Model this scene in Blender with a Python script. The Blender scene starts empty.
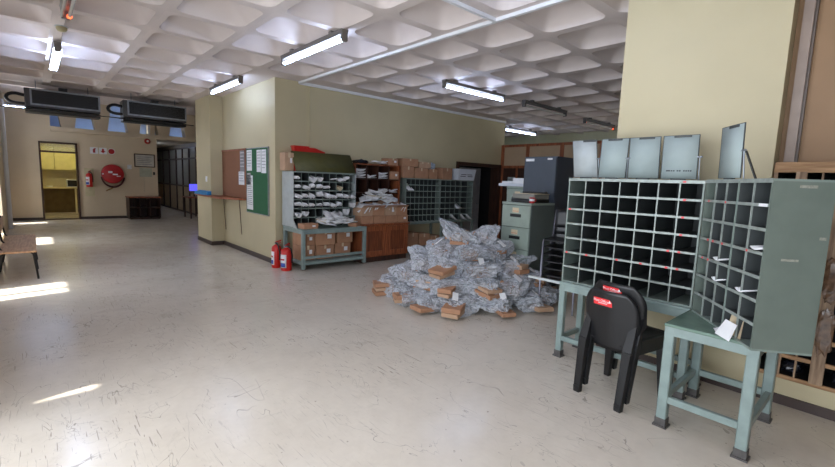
import bpy, math, random
from mathutils import Vector, Matrix, noise
R = math.radians
SC = bpy.context.scene
COL = SC.collection
random.seed(7)

# ------------------------------------------------------------------ camera
FPX = 429.77
yaw, pit, roll = 0.838947799, 0.120670719, 0.0352309881
fw = Vector((-math.sin(yaw)*math.cos(pit), math.cos(yaw)*math.cos(pit), -math.sin(pit)))
rt = Vector((math.cos(yaw), math.sin(yaw), 0)); up = rt.cross(fw)
cr, sr = math.cos(roll), math.sin(roll)
rt, up = cr*rt+sr*up, -sr*rt+cr*up
cam = bpy.data.cameras.new('camera'); cam.sensor_width = 36; cam.lens = FPX/835*36
cam.clip_start = .05; cam.clip_end = 200
camo = bpy.data.objects.new('camera', cam); COL.objects.link(camo)
m = Matrix.Identity(4)
for i in range(3):
    m[i][0] = rt[i]; m[i][1] = up[i]; m[i][2] = -fw[i]
m[0][3], m[1][3], m[2][3] = 0, 0, 1.55
camo.matrix_world = m
SC.camera = camo

# ------------------------------------------------------------------ world, sun, view
w = bpy.data.worlds.new('sky'); SC.world = w; w.use_nodes = True
bg = w.node_tree.nodes['Background']
bg.inputs[0].default_value = (.84, .91, 1.0, 1); bg.inputs[1].default_value = 5.6
sun = bpy.data.lights.new('sun', 'SUN'); sun.energy = 14; sun.angle = R(1.6); sun.color = (1, .95, .86)
suno = bpy.data.objects.new('sun', sun); COL.objects.link(suno)
suno.rotation_euler = Vector((-.06, .36, -1)).to_track_quat('-Z', 'Y').to_euler()
def portal(loc, sx, sy, direction):
    l = bpy.data.lights.new('window_portal', 'AREA'); l.shape = 'RECTANGLE'; l.size = sx; l.size_y = sy
    l.cycles.is_portal = True
    o = bpy.data.objects.new('window_portal', l); COL.objects.link(o); o.location = loc
    o.rotation_euler = Vector(direction).to_track_quat('-Z', 'Y').to_euler()
portal((-1.0, -.78, 1.53), 5.2, 2.75, (0, 1, 0))
portal((-17.6, 1.9, 3.9), .6, 2.8, (0, 0, -1))
portal((-12.05, -.78, 1.53), 1.3, 2.75, (0, 1, 0))
portal((-7.11, -.78, 1.53), .8, 2.75, (0, 1, 0))
vs = SC.view_settings; vs.view_transform = 'Standard'; vs.look = 'None'; vs.gamma = 1; vs.use_curve_mapping = False
vs.exposure = 0.14

# ------------------------------------------------------------------ helpers
def s2l(c):
    c = c/255
    return c/12.92 if c <= .04045 else ((c+.055)/1.055)**2.4
def rgb(r, g, b): return (s2l(r), s2l(g), s2l(b), 1)
MATS = {}
def mat(name, col, rough=.6, metal=0, var=.08, scale=6, bump=0, spec=.5, col2=None):
    if name in MATS: return MATS[name]
    M = bpy.data.materials.new(name); M.use_nodes = True; nt = M.node_tree; n = nt.nodes; L = nt.links
    b = n['Principled BSDF']
    b.inputs['Roughness'].default_value = rough; b.inputs['Metallic'].default_value = metal
    b.inputs['Specular IOR Level'].default_value = spec
    tc = n.new('ShaderNodeTexCoord'); nz = n.new('ShaderNodeTexNoise'); nz.inputs['Scale'].default_value = scale
    nz.inputs['Detail'].default_value = 5; L.new(tc.outputs['Object'], nz.inputs['Vector'])
    cr_ = n.new('ShaderNodeValToRGB'); c = rgb(*col)
    d = rgb(*col2) if col2 else tuple(max(0, x*(1-var*3)) for x in c[:3])+(1,)
    cr_.color_ramp.elements[0].position = .3; cr_.color_ramp.elements[1].position = .62
    cr_.color_ramp.elements[0].color = d; cr_.color_ramp.elements[1].color = c
    L.new(nz.outputs['Fac'], cr_.inputs[0]); L.new(cr_.outputs[0], b.inputs['Base Color'])
    if bump:
        bp = n.new('ShaderNodeBump'); bp.inputs['Strength'].default_value = bump; bp.inputs['Distance'].default_value = .01
        n2 = n.new('ShaderNodeTexNoise'); n2.inputs['Scale'].default_value = scale*8; L.new(tc.outputs['Object'], n2.inputs['Vector'])
        L.new(n2.outputs['Fac'], bp.inputs['Height']); L.new(bp.outputs[0], b.inputs['Normal'])
    MATS[name] = M; return M
def emit(name, col, strength):
    if name in MATS: return MATS[name]
    M = bpy.data.materials.new(name); M.use_nodes = True; n = M.node_tree.nodes
    b = n['Principled BSDF']; b.inputs['Base Color'].default_value = rgb(*col)
    b.inputs['Emission Color'].default_value = rgb(*col); b.inputs['Emission Strength'].default_value = strength
    MATS[name] = M; return M
def wood(name, c1, c2, axis=2, scale=3, rough=.45):
    if name in MATS: return MATS[name]
    M = bpy.data.materials.new(name); M.use_nodes = True; nt = M.node_tree; n = nt.nodes; L = nt.links
    b = n['Principled BSDF']; b.inputs['Roughness'].default_value = rough
    tc = n.new('ShaderNodeTexCoord'); mp = n.new('ShaderNodeMapping'); sc = [14, 14, 14]; sc[axis] = 1.2
    mp.inputs['Scale'].default_value = sc; L.new(tc.outputs['Object'], mp.inputs['Vector'])
    nz = n.new('ShaderNodeTexNoise'); nz.inputs['Scale'].default_value = scale; nz.inputs['Detail'].default_value = 6
    L.new(mp.outputs[0], nz.inputs['Vector'])
    r_ = n.new('ShaderNodeValToRGB'); r_.color_ramp.elements[0].position = .35; r_.color_ramp.elements[1].position = .65
    r_.color_ramp.elements[0].color = rgb(*c1); r_.color_ramp.elements[1].color = rgb(*c2)
    L.new(nz.outputs['Fac'], r_.inputs[0]); L.new(r_.outputs[0], b.inputs['Base Color'])
    MATS[name] = M; return M
def glassy(name, col, alpha, rough=.05):
    if name in MATS: return MATS[name]
    M = bpy.data.materials.new(name); M.use_nodes = True; nt = M.node_tree; n = nt.nodes; L = nt.links
    b = n['Principled BSDF']; b.inputs['Base Color'].default_value = rgb(*col); b.inputs['Roughness'].default_value = rough
    b.inputs['Alpha'].default_value = alpha
    MATS[name] = M; return M

class MB:
    def __init__(s): s.v = []; s.f = []; s.sm = []
    def add(s, vs_, fs, smooth=False):
        o = len(s.v); s.v += [tuple(v) for v in vs_]
        for f in fs: s.f.append(tuple(i+o for i in f)); s.sm.append(smooth)
        return s
    def box(s, x0, x1, y0, y1, z0, z1, M=None, b=0):
        if x1 < x0: x0, x1 = x1, x0
        if y1 < y0: y0, y1 = y1, y0
        if z1 < z0: z0, z1 = z1, z0
        if b:
            b = min(b, (x1-x0)*.3, (y1-y0)*.3, (z1-z0)*.3)
            pts = []
            X = (x0, x1); Y = (y0, y1); Z = (z0, z1)
            idx = {}
            for i in range(2):
                for j in range(2):
                    for k in range(2):
                        sx, sy, sz = (b, -b)[i], (b, -b)[j], (b, -b)[k]
                        for a in range(3):
                            p = [X[i]+sx, Y[j]+sy, Z[k]+sz]; p[a] = (X[i], Y[j], Z[k])[a]
                            idx[(i, j, k, a)] = len(pts); pts.append(Vector(p))
            fs = []
            def q(l):
                fs.append(tuple(idx[t] for t in l))
            q([(0,0,0,0),(0,0,1,0),(0,1,1,0),(0,1,0,0)]); q([(1,0,0,0),(1,1,0,0),(1,1,1,0),(1,0,1,0)])
            q([(0,0,0,1),(1,0,0,1),(1,0,1,1),(0,0,1,1)]); q([(0,1,0,1),(0,1,1,1),(1,1,1,1),(1,1,0,1)])
            q([(0,0,0,2),(0,1,0,2),(1,1,0,2),(1,0,0,2)]); q([(0,0,1,2),(1,0,1,2),(1,1,1,2),(0,1,1,2)])
            for i in range(2):
                for j in range(2):
                    q([(i,j,0,0),(i,j,1,0),(i,j,1,1),(i,j,0,1)]); q([(i,0,j,0),(i,1,j,0),(i,1,j,2),(i,0,j,2)]); q([(0,i,j,1),(1,i,j,1),(1,i,j,2),(0,i,j,2)])
            for i in range(2):
                for j in range(2):
                    for k in range(2): q([(i,j,k,0),(i,j,k,1),(i,j,k,2)])
            c = Vector(((x0+x1)/2, (y0+y1)/2, (z0+z1)/2))
            ff = []
            for f in fs:
                n_ = (pts[f[1]]-pts[f[0]]).cross(pts[f[2]]-pts[f[0]]); g = sum((pts[t] for t in f), Vector())/len(f)
                ff.append(f if n_.dot(g-c) > 0 else tuple(reversed(f)))
            fs = ff
        else:
            pts = [Vector(p) for p in ((x0,y0,z0),(x1,y0,z0),(x1,y1,z0),(x0,y1,z0),(x0,y0,z1),(x1,y0,z1),(x1,y1,z1),(x0,y1,z1))]
            fs = [(0,3,2,1),(4,5,6,7),(0,1,5,4),(1,2,6,5),(2,3,7,6),(3,0,4,7)]
        if M is not None: pts = [M @ p for p in pts]
        return s.add(pts, fs)
    def bar(s, a, b, wx, wy, wx2=None, wy2=None, ref=(0, 0, 1)):
        "box beam from a to b, cross-section wx (sideways) x wy"
        a = Vector(a); b = Vector(b); d = (b-a).normalized(); rf = Vector(ref)
        if abs(d.dot(rf)) > .95: rf = Vector((1, 0, 0))
        u = d.cross(rf).normalized(); v = u.cross(d)
        wx2 = wx if wx2 is None else wx2; wy2 = wy if wy2 is None else wy2
        P = [a+u*i*wx/2+v*j*wy/2 for i, j in ((-1,-1),(1,-1),(1,1),(-1,1))]+[b+u*i*wx2/2+v*j*wy2/2 for i, j in ((-1,-1),(1,-1),(1,1),(-1,1))]
        return s.add(P, [(0,1,2,3),(7,6,5,4),(0,4,5,1),(1,5,6,2),(2,6,7,3),(3,7,4,0)])
    def tube(s, pts, r, n=8, closed=False):
        pts = [Vector(p) for p in pts]; rings = []; pu = None
        for i, p in enumerate(pts):
            d = (pts[min(i+1, len(pts)-1)]-pts[max(i-1, 0)]).normalized()
            if pu is None:
                rf = Vector((0, 0, 1)) if abs(d.z) < .9 else Vector((1, 0, 0)); pu = d.cross(rf).normalized()
            else:
                pu = (pu-d*pu.dot(d)).normalized()
            v = d.cross(pu); rr = r[i] if isinstance(r, (list, tuple)) else r
            rings.append([p+pu*math.cos(2*math.pi*k/n)*rr+v*math.sin(2*math.pi*k/n)*rr for k in range(n)])
        V = [q for g in rings for q in g]; Fs = []
        for i in range(len(pts)-1):
            for k in range(n): Fs.append((i*n+k, i*n+(k+1) % n, (i+1)*n+(k+1) % n, (i+1)*n+k))
        s.add(V, Fs, True)
        s.add(rings[0], [tuple(reversed(range(n)))]); s.add(rings[-1], [tuple(range(n))])
        return s
    def lathe(s, prof, n=20, c=(0, 0, 0), axis='z'):
        V = []; Fs = []
        for (r_, z) in prof:
            for k in range(n):
                a = 2*math.pi*k/n; p = (r_*math.cos(a), r_*math.sin(a), z)
                if axis == 'x': p = (z, p[0], p[1])
                V.append((p[0]+c[0], p[1]+c[1], p[2]+c[2]))
        for i in range(len(prof)-1):
            for k in range(n): Fs.append((i*n+k, i*n+(k+1) % n, (i+1)*n+(k+1) % n, (i+1)*n+k))
        s.add(V, Fs, True)
        m_ = len(prof)-1
        s.add(V[:n], [tuple(reversed(range(n)))]); s.add(V[m_*n:], [tuple(range(n))])
        return s
    def prism(s, poly, a0, a1, axis='z'):
        "poly in 2D extruded along axis: z->(x,y), y->(x,z), x->(y,z)"
        def P(p, t): return {'z': (p[0], p[1], t), 'y': (p[0], t, p[1]), 'x': (t, p[0], p[1])}[axis]
        n = len(poly); V = [P(p, a0) for p in poly]+[P(p, a1) for p in poly]
        return s.add(V, [tuple(reversed(range(n))), tuple(range(n, 2*n))]+[(k, (k+1) % n, n+(k+1) % n, n+k) for k in range(n)])
    def sheet(s, fn, nu, nv, th):
        "grid sheet fn(u,v)->Vector with thickness th along its normal"
        G = [[Vector(fn(i/nu, j/nv)) for j in range(nv+1)] for i in range(nu+1)]
        A = []; B = []
        for i in range(nu+1):
            for j in range(nv+1):
                du = G[min(i+1, nu)][j]-G[max(i-1, 0)][j]; dv = G[i][min(j+1, nv)]-G[i][max(j-1, 0)]
                nn = du.cross(dv)
                nn = nn.normalized() if nn.length > 1e-9 else Vector((0, 0, 1))
                A.append(G[i][j]+nn*th/2); B.append(G[i][j]-nn*th/2)
        N = len(A); W = nv+1; Fs = []
        for i in range(nu):
            for j in range(nv):
                a, b, c, d = i*W+j, (i+1)*W+j, (i+1)*W+j+1, i*W+j+1
                Fs.append((a, b, c, d)); Fs.append((N+d, N+c, N+b, N+a))
        for i in range(nu):
            Fs.append((i*W, N+i*W, N+(i+1)*W, (i+1)*W)); Fs.append((i*W+nv, (i+1)*W+nv, N+(i+1)*W+nv, N+i*W+nv))
        for j in range(nv):
            Fs.append((j, j+1, N+j+1, N+j)); Fs.append((nu*W+j, N+nu*W+j, N+nu*W+j+1, nu*W+j+1))
        return s.add(A+B, Fs, True)
    def mesh(s, name, material):
        me = bpy.data.meshes.new(name); me.from_pydata(s.v, [], s.f); me.polygons.foreach_set('use_smooth', s.sm)
        me.materials.append(material); me.update(); return me
    def build(s, name, material, parent=None):
        return link(name, s.mesh(name, material), parent)
def link(name, me, parent=None, loc=None, rot=None):
    o = bpy.data.objects.new(name, me); COL.objects.link(o)
    if parent: o.parent = parent
    if loc: o.location = loc
    if rot: o.rotation_euler = rot
    return o
def tag(o, label, cat, group=None):
    o['label'] = label; o['category'] = cat
    if group: o['group'] = group
    return o
def thing(name, label, cat, loc=(0, 0, 0), rz=0, group=None):
    o = bpy.data.objects.new(name, None); COL.objects.link(o); o.empty_display_size = .1
    o.location = loc; o.rotation_euler = (0, 0, rz)
    return tag(o, label, cat, group)
def struct(o): o['kind'] = 'structure'; return o
def bx(name, material, x0, x1, y0, y1, z0, z1, parent=None, b=0): return MB().box(x0, x1, y0, y1, z0, z1, b=b).build(name, material, parent)
def copy_tree(o, parent=None):
    c = o.copy(); COL.objects.link(c); c.parent = parent
    for ch in list(o.children): copy_tree(ch, c)
    return c
def lettering(txt, size, material, parent, M, name='lettering', depth=.0006):
    cu = bpy.data.curves.new('t', 'FONT'); cu.body = txt; cu.size = size; cu.align_x = 'CENTER'; cu.align_y = 'CENTER'; cu.extrude = depth
    t = bpy.data.objects.new('t', cu); COL.objects.link(t)
    bpy.context.view_layer.update()
    me = bpy.data.meshes.new_from_object(t.evaluated_get(bpy.context.evaluated_depsgraph_get()))
    bpy.data.objects.remove(t); me.transform(M); me.materials.clear(); me.materials.append(material)
    return link(name, me, parent)
ORD = ['first', 'second', 'third', 'fourth', 'fifth', 'sixth', 'seventh', 'eighth', 'ninth', 'tenth', 'eleventh', 'twelfth', 'thirteenth', 'fourteenth', 'fifteenth', 'sixteenth']

# ------------------------------------------------------------------ materials
CREAM = mat('cream_wall_paint', (191, 179, 146), .55, var=.03, scale=1.5, bump=.05)
CREAM2 = mat('far_wall_paint', (204, 186, 158), .6, var=.03, scale=1.5)
WHITEW = mat('white_paint', (232, 234, 236), .6, var=.02)
CEIL = mat('ceiling_paint', (212, 200, 195), .75, var=.03, scale=2)
TRIMW = mat('white_trim_paint', (222, 222, 224), .5, var=.02)
BASEB = mat('dark_skirting', (62, 48, 44), .45, var=.06)
HARDB = mat('brown_hardboard', (150, 118, 86), .6, var=.04, scale=3)
PANELB = mat('tan_panel_board', (178, 152, 124), .6, var=.03, scale=4)
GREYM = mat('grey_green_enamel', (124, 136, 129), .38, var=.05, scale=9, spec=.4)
GREYM2 = mat('worn_grey_green_enamel', (100, 110, 102), .45, var=.04, scale=9)
GREYL = mat('pale_grey_enamel', (172, 178, 178), .5, var=.05, scale=9)
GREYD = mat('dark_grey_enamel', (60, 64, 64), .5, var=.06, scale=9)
EDGE = mat('bare_steel_edge', (150, 158, 152), .4, metal=.2, var=.1, scale=25)
BLUEM = mat('pale_blue_grey_enamel', (156, 168, 166), .75, var=.03, scale=7)
TABLEM = mat('blue_grey_table_enamel', (131, 147, 143), .4, var=.06, scale=12)
GREENTOP = mat('green_table_top', (104, 128, 114), .22, var=.06, scale=10)
OLIVE = mat('olive_painted_board', (82, 80, 40), .55, var=.07, scale=10)
BLACKP = mat('black_plastic', (22, 22, 24), .38, var=.05, scale=20, bump=.08)
BLACKM = mat('black_metal', (20, 20, 22), .4, var=.05)
DARKC = mat('dark_blue_grey_enamel', (66, 74, 86), .4, var=.04)
CARD = mat('brown_cardboard', (172, 128, 98), .75, var=.06, scale=8)
CARD2 = mat('pale_cardboard', (184, 150, 122), .75, var=.06, scale=8)
TAPE = mat('packing_tape', (206, 186, 156), .25, var=.03)
PAPER = mat('white_paper', (226, 226, 228), .65, var=.03, scale=12)
PAPER2 = mat('manila_paper', (206, 188, 156), .65, var=.04, scale=12)
PRINT = mat('dark_print', (60, 60, 66), .6, var=.02)
PRINTG = mat('grey_print', (120, 122, 128), .6, var=.02)
WOODR = wood('red_brown_wood', (112, 58, 34), (164, 94, 58), 2)
WOODD = wood('dark_brown_wood', (44, 26, 20), (70, 42, 30), 2)
WOODS = wood('bench_seat_wood', (150, 110, 78), (186, 146, 108), 0)
WOODP = wood('rough_pale_wood', (140, 104, 72), (190, 152, 112), 0, rough=.7)
CORK = mat('brown_pin_board', (138, 92, 66), .8, var=.08, scale=60)
GREENF = mat('green_felt', (42, 96, 62), .85, var=.06, scale=40)
RED = mat('red_enamel', (200, 34, 28), .3, var=.05)
REDD = mat('dark_red_enamel', (168, 26, 30), .35, var=.05)
REDST = mat('red_sticker', (222, 52, 56), .4, var=.02)
BLUEP = mat('blue_plastic', (40, 130, 190), .4, var=.04)
YELL = mat('yellow_cabinet_paint', (224, 216, 156), .5, var=.03)
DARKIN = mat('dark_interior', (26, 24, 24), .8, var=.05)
STEEL = mat('galvanised_steel', (150, 156, 162), .35, metal=.7, var=.08, scale=16)
TUBE = emit('lit_tube_glass', (196, 217, 255), 34)
FITB = mat('aged_fitting_enamel', (104, 98, 93), .5, var=.04)
TUBEOFF = mat('unlit_tube_glass', (206, 206, 202), .2, var=.02)
GLOW = emit('orange_glow', (255, 96, 48), 4)
SCREEN = emit('lit_screen', (92, 88, 230), 1.1)
FROST = glassy('frosted_glass', (176, 172, 160), .6, .3)
PANE = glassy('window_glass', (196, 206, 206), .22, .04)
CRATE = mat('white_crate_plastic', (206, 210, 218), .5, var=.03)
BAGBLK = mat('black_plastic_wrap', (40, 42, 50), .18, var=.2, scale=12)

def floor_mat():
    M = bpy.data.materials.new('scuffed_vinyl_floor'); M.use_nodes = True; nt = M.node_tree; n = nt.nodes; L = nt.links
    b = n['Principled BSDF']; tc = n.new('ShaderNodeTexCoord')
    def noise_(scale, detail=4, rough=.5, dist=0, vec=None, sc=None):
        t = n.new('ShaderNodeTexNoise'); t.inputs['Scale'].default_value = scale; t.inputs['Detail'].default_value = detail
        t.inputs['Roughness'].default_value = rough; t.inputs['Distortion'].default_value = dist
        src = tc.outputs['Object']
        if sc:
            mp = n.new('ShaderNodeMapping'); mp.inputs['Scale'].default_value = sc[0]; mp.inputs['Rotation'].default_value = (0, 0, sc[1]); L.new(src, mp.inputs['Vector']); src = mp.outputs[0]
        L.new(src, t.inputs['Vector']); return t.outputs['Fac']
    def ramp(src, p0, p1, c0=(0, 0, 0, 1), c1=(1, 1, 1, 1)):
        r_ = n.new('ShaderNodeValToRGB'); e = r_.color_ramp.elements; e[0].position = p0; e[1].position = p1; e[0].color = c0; e[1].color = c1
        L.new(src, r_.inputs[0]); return r_.outputs[0]
    def mixc(fac, a, bb, mode='MIX'):
        m_ = n.new('ShaderNodeMix'); m_.data_type = 'RGBA'; m_.blend_type = mode
        for s_, v in ((m_.inputs[0], fac), (m_.inputs[6], a), (m_.inputs[7], bb)):
            if isinstance(v, (float, int, tuple)): s_.default_value = v
            else: L.new(v, s_)
        return m_.outputs[2]
    def mth(op, a, bb=None):
        m_ = n.new('ShaderNodeMath'); m_.operation = op
        for s_, v in ((m_.inputs[0], a), (m_.inputs[1], bb)):
            if v is None: continue
            if isinstance(v, (float, int)): s_.default_value = v
            else: L.new(v, s_)
        return m_.outputs[0]
    base = ramp(noise_(1.1, 6, .6), .32, .68, rgb(206, 196, 182), rgb(218, 209, 196))
    mott = ramp(noise_(9, 6, .7), .35, .7, (.93, .925, .92, 1), (1, 1, 1, 1))
    c = mixc(1.0, base, mott, 'MULTIPLY')
    # scuff strokes: stretched noise, three directions, gated by a broad mask
    gate = ramp(noise_(.8, 3), .44, .6)
    for k, (rot, sc_, pos) in enumerate(((.5, (3.2, 46, 1), .68), (-.35, (2.6, 42, 1), .68), (1.25, (3.0, 50, 1), .71), (-1.0, (2.2, 38, 1), .69))):
        st = ramp(noise_(1.6, 3, .5, .5, sc=(sc_, rot)), pos-.02, pos+.02)
        c = mixc(mth('MULTIPLY', mth('MULTIPLY', st, gate), .55), c, rgb(112, 102, 94))
    # thin curved scratches: contour lines of a warped noise
    for k, (s_, wd) in enumerate(((.5, .0014), (.9, .0018), (1.5, .0024), (.7, .0013))):
        v = noise_(s_, 4, .55, 1.0, sc=((1, 1.7, 1), .4+1.3*k))
        line = mth('LESS_THAN', mth('ABSOLUTE', mth('SUBTRACT', v, .48+.03*k)), wd)
        g2 = ramp(noise_(1.7+.6*k, 2), .48, .6)
        c = mixc(mth('MULTIPLY', mth('MULTIPLY', line, g2), .5), c, rgb(112, 104, 97))
    # grimy traffic patches
    gp_ = ramp(noise_(2.6, 7, .75, .6), .56, .74)
    c = mixc(mth('MULTIPLY', mth('MULTIPLY', gp_, gate), .4), c, rgb(150, 138, 124))
    # small dark chips
    sp = ramp(noise_(26, 2, .5), .73, .76)
    c = mixc(mth('MULTIPLY', sp, .45), c, rgb(96, 84, 74))
    L.new(c, b.inputs['Base Color'])
    ro = ramp(noise_(3.5, 5, .6), .3, .7, (.16, .16, .16, 1), (.26, .26, .26, 1))
    L.new(ro, b.inputs['Roughness']); b.inputs['Specular IOR Level'].default_value = .5
    bp = n.new('ShaderNodeBump'); bp.inputs['Strength'].default_value = .02; bp.inputs['Distance'].default_value = .01
    L.new(noise_(5, 3), bp.inputs['Height']); L.new(bp.outputs[0], b.inputs['Normal'])
    return M
FLOORM = floor_mat()

# ------------------------------------------------------------------ the setting
CZ = 3.21
struct(bx('floor', FLOORM, -27, 6.2, -.8, 13.6, -.12, 0))

def wall(name, material, boxes, parent=None):
    mb = MB()
    for b in boxes: mb.box(*b)
    return struct(mb.build(name, material, parent))
# window wall along the left of the corridor; slit windows far down, one wide window beside the camera
slits = [(-16.4, -15.9), (-12.7, -11.4), (-7.5, -6.72)]
wb = [(-17.3, 6.2, -.78, -.5, 0, .15), (-17.3, 6.2, -.78, -.5, 2.9, 3.6)]
xs = -17.3
for a, b in slits+[(-3.62, 1.6)]:
    wb.append((xs, a, -.78, -.5, .15, 2.9)); xs = b
wb.append((xs, 6.2, -.78, -.5, .15, 2.9))
wb.append((-3.62, -3.5, -.78, -.5, .15, 1.2))  # unseen low panel added to shorten the sun streak on the floor
wl = wall('wall_left', CREAM2, wb)
wall('wall_behind', CREAM, [(6, 6.2, -.5, 4.3, 0, 3.6)])
wall('wall_far', CREAM2, [(-17.3, -17.1, -.5, .22, 0, 2.78), (-17.3, -17.1, 1.08, 3.25, 0, 2.78), (-17.3, -17.1, .22, 1.08, 2.32, 2.78), (-17.3, -17.1, -.5, .5, 2.78, 3.7)])
wall('wall_corridor_side', CREAM2, [(-27, -17.3, 3.1, 3.25, 0, 3.7)])
wall('wall_board', CREAM, [(-11.0, -7.24, 3.15, 3.35, 0, 3.5), (-11.0, -9.95, 2.89, 3.15, 0, 3.5)])
wall('wall_mail', CREAM, [(-7.44, -7.24, 3.35, 7.72, 0, 3.5), (-7.44, -7.24, 7.72, 9.52, 2.03, 3.5)])
wall('wall_pillar', CREAM, [(-1.805, -.648, 4.05, 4.75, 0, 3.6)])
wall('wall_back_office', mat('back_office_paint', (206, 204, 172), .6, var=.02), [(-11, 6.2, 12.9, 13.1, 0, 3.6), (-11, -10.8, 5.2, 12.9, 0, 3.6), (-11, -7.44, 5.0, 5.2, 0, 3.6)])
wall('wall_corridor_back', CREAM2, [(-27, -26.8, 3.25, 9, 0, 3.7), (-27, -11, 7.9, 8.1, 0, 3.7)])
wall('wall_right_upper', HARDB, [(-.648, 6.2, 4.22, 4.3, 1.78, 3.6)])
wall('wall_right_lower', CREAM, [(-.648, 6.2, 4.08, 4.55, 0, .2), (-.648, 6.2, 4.46, 4.55, .2, 1.78)])
# trims and skirtings
struct(bx('trim_1', TRIMW, -7.24, -7.2, 3.6, 9.5, 3.165, 3.21))
struct(bx('trim_2', TRIMW, -7.3, 5.9, 3.575, 3.615, 3.175, 3.21))
struct(bx('trim_3', TRIMW, -2.95, -2.91, -.5, 3.575, 3.175, 3.21))
struct(bx('trim_4', mat('grey_wood_trim', (150, 132, 120), .5, var=.08), -.61, -.55, 4.16, 4.22, 1.78, 3.2))
struct(bx('trim_5', mat('grey_wood_trim_dark', (104, 92, 84), .5, var=.08), -.55, -.535, 4.18, 4.22, 1.78, 3.2))
struct(bx('trim_6', CREAM, -7.238, -7.215, 3.78, 3.8, 0, 3.14))
struct(bx('baseboard_board', BASEB, -9.95, -7.225, 3.13, 3.15, 0, .085))
struct(bx('baseboard_left_pillar', BASEB, -11.0, -9.93, 2.87, 2.89, 0, .085))
struct(bx('baseboard_left_pillar_side', BASEB, -9.95, -9.93, 2.89, 3.13, 0, .085))
struct(bx('baseboard_mail', BASEB, -7.24, -7.22, 3.15, 7.7, 0, .085))
struct(bx('baseboard_right', BASEB, -.648, 6, 4.06, 4.08, 0, .07))
struct(bx('baseboard_pillar', BASEB, -1.825, -.628, 4.03, 4.05, 0, .07))
struct(bx('baseboard_far', BASEB, -17.1, -17.08, -.5, .2, 0, .08))
struct(bx('baseboard_far_right', BASEB, -17.1, -17.08, 1.1, 3.25, 0, .08))
# unseen canopy added outside the wide window to block the high sun
struct(bx('trim_7', TRIMW, -3.5, 2.2, -2.1, -.78, 3.0, 3.12))
# window frames with panes
def window(name, x0, x1, z0, z1, bars):
    f = MB(); 
    for x in bars: f.box(x-.03, x+.03, -.68, -.6, z0, z1)
    f.box(x0, x1, -.68, -.6, z0, z0+.05).box(x0, x1, -.68, -.6, z1-.05, z1)
    o = struct(f.build(name, TRIMW))
    return o
window('window_1', -3.62, 1.6, .15, 2.9, [-2.2, -.8, .4, 1.57])
window('window_2', -7.5, -6.72, .15, 2.9, [-7.47, -7.05, -6.75])
window('window_3', -12.7, -11.4, .15, 2.9, [-12.67, -12.2, -11.8, -11.43])
window('window_4', -16.4, -15.9, .15, 2.9, [-16.37, -15.93])

# coffered ceiling: one shell of cells, sharing a mesh
PX, PY = .805, .8115
X0, Y0 = -2.75-.095, 1.225-.095        # a cell's low corner
ceil = struct(bx('ceiling', CEIL, -12.2, 6.2, -.8, 13.1, 3.6, 3.75))
def rrect(x0, x1, y0, y1, r, n=6):
    P = []
    for cx, cy, a0 in ((x1-r, y1-r, 0), (x0+r, y1-r, 90), (x0+r, y0+r, 180), (x1-r, y0+r, 270)):
        for k in range(n+1):
            a = R(a0+90*k/n); P.append((cx+r*math.cos(a), cy+r*math.sin(a)))
    return P
def coffer_mesh():
    n = 6; mb = MB(); g = .06
    loops = [rrect(g, PX-g, g, PY-g, .12, n), rrect(g+.004, PX-g-.004, g+.004, PY-g-.004, .118, n), rrect(g+.02, PX-g-.02, g+.02, PY-g-.02, .115, n), rrect(g+.13, PX-g-.13, g+.13, PY-g-.13, .09, n), rrect(g+.18, PX-g-.18, g+.18, PY-g-.18, .06, n)]
    zs = [0, .012, .05, .17, .185]
    N = len(loops[0]); V = []; Fs = []
    for l, z in zip(loops, zs): V += [(p[0], p[1], z) for p in l]
    for i in range(len(loops)-1):
        for k in range(N): Fs.append((i*N+k, i*N+(k+1) % N, (i+1)*N+(k+1) % N, (i+1)*N+k))
    Fs.append(tuple((len(loops)-1)*N+k for k in range(N)))
    Fs = [tuple(reversed(f)) for f in Fs]
    mb.add(V, Fs, True)
    # flat soffit around the opening
    corners = [(PX, PY), (0, PY), (0, 0), (PX, 0)]
    V2 = [(p[0], p[1], 0) for p in loops[0]]+[(c[0], c[1], 0) for c in corners]
    F2 = []
    for q in range(4):
        for k in range(n): F2.append((q*(n+1)+k, q*(n+1)+k+1, N+q))
        a = q*(n+1)+n; b = (q+1)*(n+1) % N; F2.append((a, b, N+(q+1) % 4, N+q))
    mb.add(V2, F2)
    return mb.mesh('coffer', CEIL)
CM = coffer_mesh()
for i in range(-12, 11):
    for j in range(-3, 15):
        x = X0+i*PX; y = Y0+j*PY; cx, cy = x+PX/2, y+PY/2
        if cy < -.75 or cx > 6.1 or cx < -12.1: continue
        if cx < -7.2 and 3.0 < cy < 9: continue
        if cx > -.6 and cy > 4.6: continue
        if cx < -10.9 and cy > 3: continue
        link('coffer', CM, ceil, (x, y, CZ))
bx('soffit_strip', CEIL, -7.3, X0-5*PX, Y0+2*PY, 9.3, CZ, CZ+.03, ceil); bx('soffit_strip', CEIL, -12.1, -7.3, Y0+2*PY, 3.2, CZ, CZ+.03, ceil)
struct(bx('trim_8', CEIL, -12.25, -12.1, -.5, 4.5, CZ-.02, 3.7))   # fascia where the coffers end
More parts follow.
